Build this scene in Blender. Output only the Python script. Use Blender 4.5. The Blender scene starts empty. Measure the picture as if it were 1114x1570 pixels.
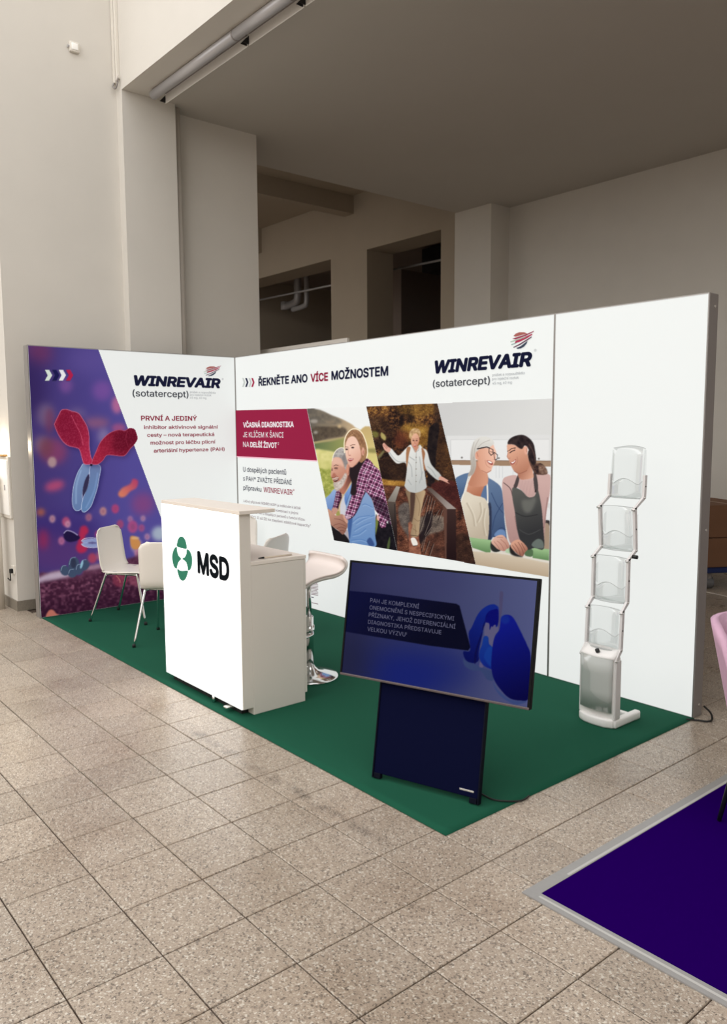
import bpy, bmesh, math, random, mathutils.geometry
import numpy as np
from mathutils import Vector, Matrix
random.seed(4)
sc = bpy.context.scene; COL = sc.collection
PI = math.pi

# ================================================================= camera (fitted to the tile grid and the stand)
CAM = np.array([7.1827, -4.2905, 1.6773]); YAW, PITCH, ROLL = 2.44611, 0.105792, -0.005073; FPX = 1219.61
def cam_axes():
    cy, sy, cp, sp = math.cos(YAW), math.sin(YAW), math.cos(PITCH), math.sin(PITCH)
    f = np.array([cy*cp, sy*cp, -sp]); r = np.array([sy, -cy, 0.]); u = np.cross(r, f)
    cr, sr = math.cos(ROLL), math.sin(ROLL)
    return cr*r+sr*u, -sr*r+cr*u, f
RX, UX, FX = cam_axes()
cd = bpy.data.cameras.new('camera'); cam = bpy.data.objects.new('camera', cd); COL.objects.link(cam); sc.camera = cam
cd.sensor_fit = 'HORIZONTAL'; cd.sensor_width = 36; cd.lens = FPX/1114*36; cd.clip_end = 200
cam.matrix_world = Matrix(((RX[0], UX[0], -FX[0], CAM[0]), (RX[1], UX[1], -FX[1], CAM[1]), (RX[2], UX[2], -FX[2], CAM[2]), (0, 0, 0, 1)))
def ray(px, py): return FX+RX*(px-557)/FPX-UX*(py-785)/FPX
def hit(px, py, P, N):
    d = ray(px, py); N = np.array(N, float); return CAM+d*(((np.array(P, float)-CAM)@N)/(d@N))
def pix(P):
    d = np.asarray(P, float)-CAM; z = d@FX
    return 557+FPX*(d@RX)/z, 785-FPX*(d@UX)/z

# ================================================================= daylight of the hall
w = bpy.data.worlds.new('hall_daylight'); sc.world = w; w.use_nodes = True
bg = w.node_tree.nodes['Background']; bg.inputs[0].default_value = (1.0, .995, .985, 1); bg.inputs[1].default_value = 1.84      # overcast sky above the glass roof of the hall
def area(name, loc, rot, sx, sy, power, col=(1, 1, 1)):
    l = bpy.data.lights.new(name, 'AREA'); l.shape = 'RECTANGLE'; l.size = sx; l.size_y = sy; l.energy = power; l.color = col
    o = bpy.data.objects.new(name, l); COL.objects.link(o); o.location = loc; o.rotation_euler = rot
    return o
area('hall_window_light', (4, -11.6, 6.6), (math.radians(84), 0, 0), 18, 3.5, 600, (1, .995, .985))     # clerestory windows of the opposite wall
sc.view_settings.view_transform = 'Standard'; sc.view_settings.look = 'None'
sc.view_settings.exposure = 0; sc.view_settings.gamma = 1; sc.view_settings.use_curve_mapping = False
GLOW = .71     # how brightly the light boxes shine through their print

# ================================================================= materials
def lin(c):
    o = []
    for v in c:
        v = v/255; o.append(v/12.92 if v <= .04045 else ((v+.055)/1.055)**2.4)
    return (*o, 1)
def new_mat(name):
    m = bpy.data.materials.new(name); m.use_nodes = True
    return m, m.node_tree, m.node_tree.nodes['Principled BSDF']
def mat(name, c, rough=.5, metal=0., noise=0., scale=20., bump=0., spec=.5, emit=None, es=0., bdist=.01):
    m, nt, b = new_mat(name); col = lin(c)
    b.inputs['Base Color'].default_value = col; b.inputs['Roughness'].default_value = rough; b.inputs['Metallic'].default_value = metal
    b.inputs['Specular IOR Level'].default_value = spec
    if emit: b.inputs['Emission Color'].default_value = lin(emit); b.inputs['Emission Strength'].default_value = es
    if noise or bump:
        g = nt.nodes.new('ShaderNodeNewGeometry'); n = nt.nodes.new('ShaderNodeTexNoise'); n.inputs['Scale'].default_value = scale; n.inputs['Detail'].default_value = 5
        nt.links.new(g.outputs['Position'], n.inputs['Vector'])
        if noise:
            x = nt.nodes.new('ShaderNodeMix'); x.data_type = 'RGBA'
            x.inputs['A'].default_value = tuple(v*(1-noise) for v in col[:3])+(1,); x.inputs['B'].default_value = tuple(min(1, v*(1+noise)) for v in col[:3])+(1,)
            nt.links.new(n.outputs['Fac'], x.inputs['Factor']); nt.links.new(x.outputs['Result'], b.inputs['Base Color'])
        if bump:
            p = nt.nodes.new('ShaderNodeBump'); p.inputs['Strength'].default_value = bump; p.inputs['Distance'].default_value = bdist
            nt.links.new(n.outputs['Fac'], p.inputs['Height']); nt.links.new(p.outputs['Normal'], b.inputs['Normal'])
    return m
def lit(name, c, k=1.):       # ink or fabric with the light box shining through it
    return mat(name, tuple(v*.62 for v in c), .9, spec=.05, emit=c, es=GLOW*k)
def print_mat(name, glow, base=True, rough=.9, spec=.05):
    m, nt, b = new_mat(name); a = nt.nodes.new('ShaderNodeVertexColor'); a.layer_name = 'print'
    if base:
        x = nt.nodes.new('ShaderNodeMix'); x.data_type = 'RGBA'; x.blend_type = 'MULTIPLY'; x.inputs['Factor'].default_value = 1; x.inputs['B'].default_value = (.35, .35, .35, 1)
        nt.links.new(a.outputs['Color'], x.inputs['A']); nt.links.new(x.outputs['Result'], b.inputs['Base Color'])
    else: b.inputs['Base Color'].default_value = (.001, .001, .002, 1)
    nt.links.new(a.outputs['Color'], b.inputs['Emission Color']); b.inputs['Emission Strength'].default_value = glow
    b.inputs['Roughness'].default_value = rough; b.inputs['Specular IOR Level'].default_value = spec
    return m
TILE, TX, TY = .3068, 5.2436, -2.3407
def terrazzo():
    m, nt, b = new_mat('terrazzo'); N = nt.nodes.new; L = nt.links.new
    g = N('ShaderNodeNewGeometry')
    def vor(scale, rnd=1.):
        v = N('ShaderNodeTexVoronoi'); v.inputs['Scale'].default_value = scale; L(g.outputs['Position'], v.inputs['Vector']); return v
    def ramp(src, pts):
        r = N('ShaderNodeValToRGB'); r.color_ramp.interpolation = 'LINEAR'
        for i, (p, c) in enumerate(pts):
            e = r.color_ramp.elements[i] if i < 2 else r.color_ramp.elements.new(p)
            e.position = p; e.color = lin(c)
        L(src, r.inputs[0]); return r.outputs[0]
    def mixc(f, a, c, mode='MIX'):
        x = N('ShaderNodeMix'); x.data_type = 'RGBA'; x.blend_type = mode
        if isinstance(f, (int, float)): x.inputs['Factor'].default_value = f
        else: L(f, x.inputs['Factor'])
        L(a, x.inputs['A']); L(c, x.inputs['B']); return x.outputs['Result']
    v1 = vor(165); s1 = N('ShaderNodeSeparateColor'); L(v1.outputs['Color'], s1.inputs[0])
    c1 = ramp(s1.outputs[0], [(0, (62, 54, 50)), (.1, (104, 92, 84)), (.17, (176, 157, 140)), (.7, (194, 174, 156)), (.86, (208, 190, 171)), (.92, (240, 228, 212)), (1., (250, 242, 230))])
    v2 = vor(380); s2 = N('ShaderNodeSeparateColor'); L(v2.outputs['Color'], s2.inputs[0])
    c2 = ramp(s2.outputs[0], [(0, (92, 80, 72)), (.18, (176, 157, 140)), (.85, (196, 178, 160)), (1., (228, 214, 198))])
    nz = N('ShaderNodeTexNoise'); nz.inputs['Scale'].default_value = 2.3; nz.inputs['Detail'].default_value = 6; L(g.outputs['Position'], nz.inputs['Vector'])
    col = mixc(.42, c1, c2)
    # each tile its own tint
    sub = N('ShaderNodeVectorMath'); sub.operation = 'SUBTRACT'; sub.inputs[1].default_value = (TX, TY, 0); L(g.outputs['Position'], sub.inputs[0])
    dv = N('ShaderNodeVectorMath'); dv.operation = 'DIVIDE'; dv.inputs[1].default_value = (TILE, TILE, 100); L(sub.outputs[0], dv.inputs[0])
    fl = N('ShaderNodeVectorMath'); fl.operation = 'FLOOR'; L(dv.outputs[0], fl.inputs[0])
    wn = N('ShaderNodeTexWhiteNoise'); wn.noise_dimensions = '2D'; L(fl.outputs[0], wn.inputs['Vector'])
    tint = ramp(wn.outputs['Value'], [(0, (222, 225, 226)), (1., (238, 241, 242))]); col = mixc(1., col, tint, 'MULTIPLY')
    dirt = ramp(nz.outputs['Fac'], [(.28, (232, 226, 220)), (.55, (255, 255, 255))]); col = mixc(.8, col, dirt, 'MULTIPLY')
    # a row of dark scuff marks worn into the tiles along the carpet
    sx = N('ShaderNodeSeparateXYZ'); L(g.outputs['Position'], sx.inputs[0])
    def mr(src, a, b_, c=0., d=1.):
        q = N('ShaderNodeMapRange'); q.inputs['From Min'].default_value = a; q.inputs['From Max'].default_value = b_; q.inputs['To Min'].default_value = c; q.inputs['To Max'].default_value = d; L(src, q.inputs['Value']); return q.outputs[0]
    def mt(op, a, c):
        q = N('ShaderNodeMath'); q.operation = op
        for k, z in enumerate((a, c)):
            if isinstance(z, (int, float)): q.inputs[k].default_value = z
            elif z is not None: L(z, q.inputs[k])
        return q.outputs[0]
    band = mr(mt('ABSOLUTE', mt('ADD', sx.outputs[1], 2.274), None), .012, .045, 1., 0.)
    n2 = N('ShaderNodeTexNoise'); n2.inputs['Scale'].default_value = 7; n2.inputs['Detail'].default_value = 2; L(g.outputs['Position'], n2.inputs['Vector'])
    ext = mt('MULTIPLY', mr(sx.outputs[0], 3.05, 3.25), mr(sx.outputs[0], 4.95, 4.8)); f_ = mt('MULTIPLY', mt('MULTIPLY', band, ext), mr(n2.outputs['Fac'], .42, .6))
    f_ = mt('MULTIPLY', f_, mr(s2.outputs[1], .45, .5)); x_ = N('ShaderNodeMix'); x_.data_type = 'RGBA'; x_.inputs['B'].default_value = lin((62, 52, 46)); L(mt('MULTIPLY', f_, .8), x_.inputs['Factor']); L(col, x_.inputs['A']); col = x_.outputs['Result']
    L(col, b.inputs['Base Color']); b.inputs['Roughness'].default_value = .3; b.inputs['Specular IOR Level'].default_value = .42
    rr = N('ShaderNodeMapRange'); rr.inputs['To Min'].default_value = .2; rr.inputs['To Max'].default_value = .42; L(nz.outputs['Fac'], rr.inputs['Value']); L(rr.outputs[0], b.inputs['Roughness'])
    return m
def acrylic(name, tint, gloss=.06, solid=.0):
    m = bpy.data.materials.new(name); m.use_nodes = True; nt = m.node_tree; nt.nodes.clear(); N = nt.nodes.new
    o = N('ShaderNodeOutputMaterial'); t = N('ShaderNodeBsdfTransparent'); t.inputs[0].default_value = tint
    g = N('ShaderNodeBsdfGlossy'); g.inputs['Roughness'].default_value = .06; d = N('ShaderNodeBsdfDiffuse'); d.inputs[0].default_value = (.66, .68, .65, 1)
    f = N('ShaderNodeFresnel'); f.inputs[0].default_value = 1.46; a = N('ShaderNodeMath'); a.operation = 'MULTIPLY_ADD'; a.inputs[1].default_value = .22; a.inputs[2].default_value = gloss*.3
    nt.links.new(f.outputs[0], a.inputs[0]); x = N('ShaderNodeMixShader'); y = N('ShaderNodeMixShader'); y.inputs[0].default_value = solid
    nt.links.new(t.outputs[0], y.inputs[1]); nt.links.new(d.outputs[0], y.inputs[2]); nt.links.new(a.outputs[0], x.inputs[0]); nt.links.new(y.outputs[0], x.inputs[1]); nt.links.new(g.outputs[0], x.inputs[2]); nt.links.new(x.outputs[0], o.inputs[0])
    return m
M = dict(
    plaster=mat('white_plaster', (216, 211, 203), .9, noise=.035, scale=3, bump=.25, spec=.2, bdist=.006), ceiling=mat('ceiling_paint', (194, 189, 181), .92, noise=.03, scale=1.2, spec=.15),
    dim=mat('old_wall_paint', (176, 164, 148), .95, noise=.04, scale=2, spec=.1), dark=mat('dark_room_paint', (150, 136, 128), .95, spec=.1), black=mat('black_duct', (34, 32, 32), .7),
    grout=mat('tile_grout', (76, 62, 52), .95), skirt=mat('stone_skirting', (132, 124, 112), .5, noise=.25, scale=90), tile=terrazzo(),
    carpet=mat('green_needle_felt', (27, 82, 62), .97, noise=.16, scale=420, bump=.35, spec=.12, bdist=.002), purple=mat('purple_needle_felt', (32, 0, 84), .97, noise=.14, scale=420, bump=.3, spec=.0, bdist=.002),
    tape=mat('grey_cloth_tape', (150, 148, 146), .42, noise=.05, scale=60), tapewear=mat('pale_tape_edge', (186, 184, 180), .4), alu=mat('anodised_aluminium', (168, 164, 162), .45, .75), alud=mat('dark_aluminium', (146, 140, 137), .5, .2), screw=mat('bright_screw', (225, 222, 218), .25, .8),
    white=lit('lit_white_fabric', (240, 243, 241)), navy=lit('navy_ink', (32, 34, 62)), grey=lit('grey_ink', (66, 68, 76)), lgrey=lit('pale_grey_ink', (168, 170, 172)), red=lit('crimson_ink', (158, 30, 66)), dred=lit('dark_red_ink', (150, 34, 64)), pinkline=lit('pink_ink', (244, 190, 206)), block=lit('crimson_block_ink', (150, 32, 66)), wink=lit('white_ink', (238, 232, 234)), midink=lit('small_text_ink', (128, 100, 110)), silver=lit('silver_ink', (196, 202, 198)),
    cprint=print_mat('printed_fabric', GLOW), slide=print_mat('screen_picture', .74, False, .3, .03), slidetext=mat('screen_text', (10, 10, 14), .5, emit=(104, 104, 132), es=.8, spec=.1),
    counter=mat('pale_laminate', (224, 217, 208), .5, noise=.02, scale=4), countertop=mat('light_wood_laminate', (236, 226, 216), .42, noise=.04, scale=14), sign=mat('lit_acrylic_front', (250, 250, 250), .4, emit=(255, 255, 253), es=1.05), logogreen=mat('green_vinyl', (20, 100, 76), .6, emit=(20, 104, 80), es=.55), logodark=mat('charcoal_vinyl', (34, 36, 40), .6, emit=(34, 38, 42), es=.5), shadow=mat('black_gap_shadow', (20, 20, 20), .8),  # shadow: near-black that stands for the shade under the counter front
    chair=mat('white_chair_plastic', (234, 227, 218), .38), chrome=mat('chrome', (225, 225, 225), .12, 1.), seat=mat('white_leatherette', (246, 234, 228), .45), piping=mat('pale_piping', (206, 190, 182), .5), rubber=mat('black_rubber', (22, 22, 22), .7),
    tvframe=mat('black_tv_frame', (10, 10, 12), .5, spec=.15), tvrim=mat('grey_metal_trim', (108, 98, 100), .35, .7), tvcloth=mat('navy_fabric', (13, 16, 44), .95, noise=.12, scale=500, spec=.02), tvside=mat('navy_metal', (8, 10, 26), .6, spec=.12),
    rack=mat('white_powder_coat', (246, 243, 240), .4), rackgrey=mat('satin_aluminium_rail', (222, 218, 217), .42), clear=acrylic('clear_acrylic', (.955, .958, .957, 1), .0), frost=acrylic('frosted_acrylic', (.80, .81, .80, 1), .0, .75), edge=mat('acrylic_edge', (168, 170, 170), .3), lock=mat('black_lock', (24, 24, 24), .4),
    pipe=mat('painted_pipe', (204, 196, 186), .6), lamp=mat('luminaire_grey', (186, 184, 186), .4, .25), lampw=mat('luminaire_white', (252, 250, 246), .45), box=mat('cardboard', (124, 88, 64), .9, noise=.08, scale=14), boxtape=mat('brown_packing_tape', (140, 104, 76), .5), dolly=mat('blue_dolly_plastic', (20, 40, 96), .5), wheel=mat('grey_wheel', (110, 110, 112), .6), pinkv=mat('pink_velvet', (202, 164, 186), .9, noise=.06, scale=60, spec=.2), cord=mat('black_cord', (20, 18, 18), .6), wcord=mat('white_cord', (214, 206, 198), .6), enamel=mat('white_enamel', (224, 218, 208), .4), brass=mat('warm_brass', (190, 150, 96), .35, .6), pen=mat('cream_pen_barrel', (214, 200, 182), .4))

# ================================================================= mesh helpers
def obj(name, g, m, parent=None, smooth_=False, label=None):
    v, f = g; me = bpy.data.meshes.new(name); me.from_pydata([tuple(map(float, p)) for p in v], [], f)
    if smooth_: me.shade_smooth()
    if isinstance(m, str): m = M[m]
    me.materials.append(m); o = bpy.data.objects.new(name, me); COL.objects.link(o)
    if parent: o.parent = parent
    if label: o['label'] = label
    return o
def thing(name, label, cat, loc=(0, 0, 0), rz=0., group=None):
    o = bpy.data.objects.new(name, None); o.empty_display_size = .1; COL.objects.link(o); o.location = loc; o.rotation_euler = (0, 0, rz); o['label'] = label; o['category'] = cat
    if group: o['group'] = group
    return o
def tag(o, label, cat, group=None):
    o['label'] = label; o['category'] = cat
    if group: o['group'] = group
    return o
def struct(name, g, m):
    o = obj(name, g, m); o['kind'] = 'structure'; return o
def copy_tree(o, parent=None):
    c = o.copy(); COL.objects.link(c); c.parent = parent
    for ch in list(o.children): copy_tree(ch, c)
    return c
def join(*gs):
    V, F = [], []
    for v, f in gs:
        n = len(V); V += list(v); F += [tuple(i+n for i in q) for q in f]
    return V, F
def box(x0, x1, y0, y1, z0, z1):
    v = [(x, y, z) for z in (z0, z1) for y in (y0, y1) for x in (x0, x1)]
    return v, [(0, 2, 3, 1), (4, 5, 7, 6), (0, 1, 5, 4), (2, 6, 7, 3), (0, 4, 6, 2), (1, 3, 7, 5)]
def bm_out(bm):
    bm.verts.index_update(); r = ([tuple(v.co) for v in bm.verts], [tuple(v.index for v in f.verts) for f in bm.faces]); bm.free(); return r
def rbox(x0, x1, y0, y1, z0, z1, b=.004, seg=2):
    bm = bmesh.new(); v, f = box(x0, x1, y0, y1, z0, z1); vs = [bm.verts.new(p) for p in v]
    for q in f: bm.faces.new([vs[i] for i in q])
    bmesh.ops.bevel(bm, geom=list(bm.edges), offset=b, segments=seg, affect='EDGES', profile=.5)
    return bm_out(bm)
def prism(poly, d, b=0.):      # poly: list of 3D points (planar), extruded by vector d
    n = len(poly); d = np.array(d, float); v = [tuple(np.array(p, float)) for p in poly]+[tuple(np.array(p, float)+d) for p in poly]
    f = [tuple(range(n))[::-1], tuple(range(n, 2*n))]+[(i, (i+1) % n, n+(i+1) % n, n+i) for i in range(n)]
    if not b: return v, f
    bm = bmesh.new(); vs = [bm.verts.new(p) for p in v]
    for q in f: bm.faces.new([vs[i] for i in q])
    bmesh.ops.recalc_face_normals(bm, faces=bm.faces); bmesh.ops.bevel(bm, geom=list(bm.edges), offset=b, segments=2, affect='EDGES', profile=.5)
    return bm_out(bm)
def tube(pts, r, n=10, cap=True):
    P = [Vector(p) for p in pts]; V, F = [], []; rs = r if isinstance(r, (list, tuple)) else [r]*len(P); up = None
    for i, p in enumerate(P):
        t = ((P[i+1]-p) if i == 0 else (p-P[i-1]) if i == len(P)-1 else ((P[i+1]-p).normalized()+(p-P[i-1]).normalized())).normalized()
        if up is None: up = Vector((0, 0, 1)) if abs(t.z) < .9 else Vector((1, 0, 0))
        a = t.cross(up).normalized(); b = a.cross(t).normalized(); up = b
        for k in range(n):
            q = 2*PI*k/n; V.append(tuple(p+(a*math.cos(q)+b*math.sin(q))*rs[i]))
    for i in range(len(P)-1):
        for k in range(n): F.append((i*n+k, i*n+(k+1) % n, (i+1)*n+(k+1) % n, (i+1)*n+k))
    if cap: F += [tuple(range(n))[::-1], tuple((len(P)-1)*n+k for k in range(n))]
    return V, F
def lathe(prof, n=32, c=(0, 0)):
    V, F = [], []
    for r, z in prof:
        for k in range(n): V.append((c[0]+r*math.cos(2*PI*k/n), c[1]+r*math.sin(2*PI*k/n), z))
    for i in range(len(prof)-1):
        for k in range(n): F.append((i*n+k, i*n+(k+1) % n, (i+1)*n+(k+1) % n, (i+1)*n+k))
    return V, F+[tuple(range(n))[::-1], tuple((len(prof)-1)*n+k for k in range(n))]
def sheet(rows, t):            # grid of 3D points thickened to a shell of thickness t
    A = np.array(rows, float); R, C = A.shape[:2]; du = np.gradient(A, axis=0); dv = np.gradient(A, axis=1); nn = np.cross(du, dv); nn /= np.linalg.norm(nn, axis=2, keepdims=True)+1e-12
    B = A+nn*t; V = [tuple(p) for p in A.reshape(-1, 3)]+[tuple(p) for p in B.reshape(-1, 3)]; o = R*C; F = []
    for i in range(R-1):
        for j in range(C-1):
            a, b, c, d = i*C+j, i*C+j+1, (i+1)*C+j+1, (i+1)*C+j; F += [(a, d, c, b), (o+a, o+b, o+c, o+d)]
    rim = [(0, j) for j in range(C)]+[(i, C-1) for i in range(1, R)]+[(R-1, j) for j in range(C-2, -1, -1)]+[(i, 0) for i in range(R-2, 0, -1)]
    for (i, j), (k, l) in zip(rim, rim[1:]+rim[:1]): F.append((i*C+j, k*C+l, o+k*C+l, o+i*C+j))
    return V, F
def crom(p, n=6): return [tuple(q) for q in smooth3(p, n)]
def smooth3(p, n):
    o = []; p = [np.array(q, float) for q in p]; N = len(p)
    for i in range(N-1):
        a, b, c, d = p[max(i-1, 0)], p[i], p[i+1], p[min(i+2, N-1)]
        for t in np.arange(n)/n: o.append(.5*(2*b+(c-a)*t+(2*a-5*b+4*c-d)*t*t+(3*b-a-3*c+d)*t**3))
    return o+[p[-1]]

# ---- lettering: default typeface turned to mesh, fitted between two points of a plane
_tc = {}
try: FONT = bpy.data.fonts.load(bpy.utils.system_resource('DATAFILES')+'/fonts/Inter.woff2')     # Blender's own interface typeface
except Exception: FONT = None
def glyphs(body, bold=0., shear=0.):
    c = bpy.data.curves.new('lettering', 'FONT'); c.body = body; c.shear = shear; c.resolution_u = 3
    if FONT: c.font = FONT
    o = bpy.data.objects.new('lettering', c); COL.objects.link(o)
    cv = o.to_curve(bpy.context.evaluated_depsgraph_get()); loops = []
    for sp in cv.splines:
        B = sp.bezier_points; L = []
        for p, q in zip(B, list(B[1:])+[B[0]]):
            a, b, c2, d = (np.array(k[:2]) for k in (p.co, p.handle_right, q.handle_left, q.co)); ch = np.linalg.norm(d-a)
            if ch < 1e-6: continue
            bent = abs((b-a)[0]*(d-a)[1]-(b-a)[1]*(d-a)[0])+abs((c2-a)[0]*(d-a)[1]-(c2-a)[1]*(d-a)[0]) > 2e-3*ch
            for t in ((0, .25, .5, .75) if bent else (0,)): L.append((1-t)**3*a+3*(1-t)**2*t*b+3*(1-t)*t*t*c2+t**3*d)
        if len(L) > 2: loops.append(np.array(L))
    o.to_curve_clear(); bpy.data.objects.remove(o); bpy.data.curves.remove(c)
    V, E = [], []
    for L in loops: n = len(V); V += [Vector(p) for p in L]; E += [(n+k, n+(k+1) % len(L)) for k in range(len(L))]
    r = mathutils.geometry.delaunay_2d_cdt(V, E, [], 0, 1e-5); P = np.array([tuple(p) for p in r[0]]); T = np.array([t for t in r[2]]); cen = P[T].mean(1); wind = np.zeros(len(T))
    for L in loops:         # keep the triangles that lie inside the outlines
        a, b = L, np.roll(L, -1, 0)
        if len(L) < 3: continue
        up_ = (a[:, 1] <= cen[:, 1:2]) & (b[:, 1] > cen[:, 1:2]); dn = (a[:, 1] > cen[:, 1:2]) & (b[:, 1] <= cen[:, 1:2]); side = (b[:, 0]-a[:, 0])*(cen[:, 1:2]-a[:, 1])-(cen[:, 0:1]-a[:, 0])*(b[:, 1]-a[:, 1])
        wind += (up_ & (side > 0)).sum(1)-(dn & (side < 0)).sum(1)
    v = np.concatenate([P, np.zeros((len(P), 1))], 1); f = [tuple(int(i) for i in t) for t in T[wind != 0]]
    if bold:            # heavier weight: the letter stamped round a small circle
        V, F = [], []; k = 10 if bold > .02 else 6
        for q in range(k):
            F += [tuple(i+len(V)*len(v) for i in p) for p in f]; V.append(v+np.array((math.cos(2*PI*q/k)*bold, math.sin(2*PI*q/k)*bold, q*.0001)))
        v, f = np.concatenate(V), F
    return v, f
def cap(ch, bold):
    if (ch, bold) not in _tc:
        v, f = glyphs(ch, bold); _tc[ch, bold] = (v[:, 1].min(), v[:, 1].max())
    return _tc[ch, bold]
class Face:                    # a plane with picture axes: P(u, v) = O + u*U + v*V, print lies `lift` off it
    def __init__(s, O, U, V): s.O, s.U, s.V = (np.array(q, float) for q in (O, U, V)); s.N = np.cross(s.U, s.V)
    def uv(s, px, py):
        d = hit(px, py, s.O, s.N)-s.O; return float(d@s.U), float(d@s.V)
    def at(s, u, v, h=0.): return s.O+s.U*u+s.V*v+s.N*h
    def text(s, body, bl, br, tl, m, parent, bold=0., shear=0., ref='H', lift=.0035, T=(0, 0, 1), base=None):
        # bl, br: ends of the base line, tl: top of the reference letter at the left end (picture points)
        q = [(T[0]+a*T[2], T[1]+b*T[2]) for a, b in (bl, br, tl)]
        (u0, v0), (u1, v1), (_, v2) = (s.uv(*k) for k in q)
        g, f = glyphs(body, bold, shear); c0, c1 = cap(ref, bold); x0, x1 = g[:, 0].min(), g[:, 0].max()
        vb = (v0+v1)/2 if base is None else base; k = (v2-v0)/(c1-c0)
        pts = [s.at(u0+(a-x0)/(x1-x0)*(u1-u0), vb+(b-c0)*k, lift) for a, b, _ in g]
        return obj('lettering', (pts, f), m, parent)
    def shape(s, name, pts, m, parent, lift=.002, T=(0, 0, 1), sm=False, label=None):
        q = [(T[0]+a*T[2], T[1]+b*T[2]) for a, b in pts]
        if sm: q = smooth(q)
        p = [s.at(*s.uv(*k), lift) for k in q]; return obj(name, ngon(p, s), m, parent, label=label)
    def picture(s, name, pic, u0, u1, v0, v1, du, dv, masks, m, parent, lift=.0015, label=None, k=1.):
        nu, nv = int((u1-u0)/du)+1, int((v1-v0)/dv)+1
        Ug, Vg = np.meshgrid(np.linspace(u0, u1, nu), np.linspace(v0, v1, nv)); P = s.O+Ug[..., None]*s.U+Vg[..., None]*s.V
        X, Y = pix(P); P = P+s.N*lift
        fx = np.clip((X-pic.x0)*pic.k-.5, 0, pic.W-1.01); fy = np.clip((Y-pic.y0)*pic.k-.5, 0, pic.H-1.01); i, j = fx.astype(int), fy.astype(int); a, b = (fx-i)[..., None], (fy-j)[..., None]
        C = (pic.A[j, i]*(1-a)+pic.A[j, i+1]*a)*(1-b)+(pic.A[j+1, i]*(1-a)+pic.A[j+1, i+1]*a)*b
        C = np.clip(C/255*k, 0, 1); C = np.where(C <= .04045, C/12.92, ((C+.055)/1.055)**2.4)
        cx, cy = (X[:-1, :-1]+X[1:, 1:])/2, (Y[:-1, :-1]+Y[1:, 1:])/2; keep = np.zeros(cx.shape, bool)
        for q in masks: keep |= inside(cx, cy, q) > .5
        idx = np.arange(nu*nv).reshape(nv, nu); F = np.stack([idx[:-1, :-1], idx[:-1, 1:], idx[1:, 1:], idx[1:, :-1]], -1)[keep]
        used = np.unique(F); re = np.full(nu*nv, -1); re[used] = np.arange(len(used)); F = re[F]
        me = bpy.data.meshes.new(name); me.vertices.add(len(used)); me.vertices.foreach_set('co', P.reshape(-1, 3)[used].astype(np.float32).ravel())
        me.loops.add(len(F)*4); me.loops.foreach_set('vertex_index', F.astype(np.int32).ravel()); me.polygons.add(len(F)); me.polygons.foreach_set('loop_start', np.arange(0, len(F)*4, 4, dtype=np.int32))
        me.update(calc_edges=True); ca = me.color_attributes.new('print', 'FLOAT_COLOR', 'POINT')
        ca.data.foreach_set('color', np.concatenate([C.reshape(-1, 3)[used], np.ones((len(used), 1))], 1).astype(np.float32).ravel())
        me.materials.append(M[m]); o = bpy.data.objects.new(name, me); COL.objects.link(o); o.parent = parent
        if label: o['label'] = label
        return o
def ngon(p, s):
    bm = bmesh.new(); vs = [bm.verts.new(q) for q in p]; f = bm.faces.new(vs); bm.normal_update()
    if np.dot(f.normal, s.N) < 0: f.normal_flip()
    bmesh.ops.triangulate(bm, faces=bm.faces); return bm_out(bm)

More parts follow.
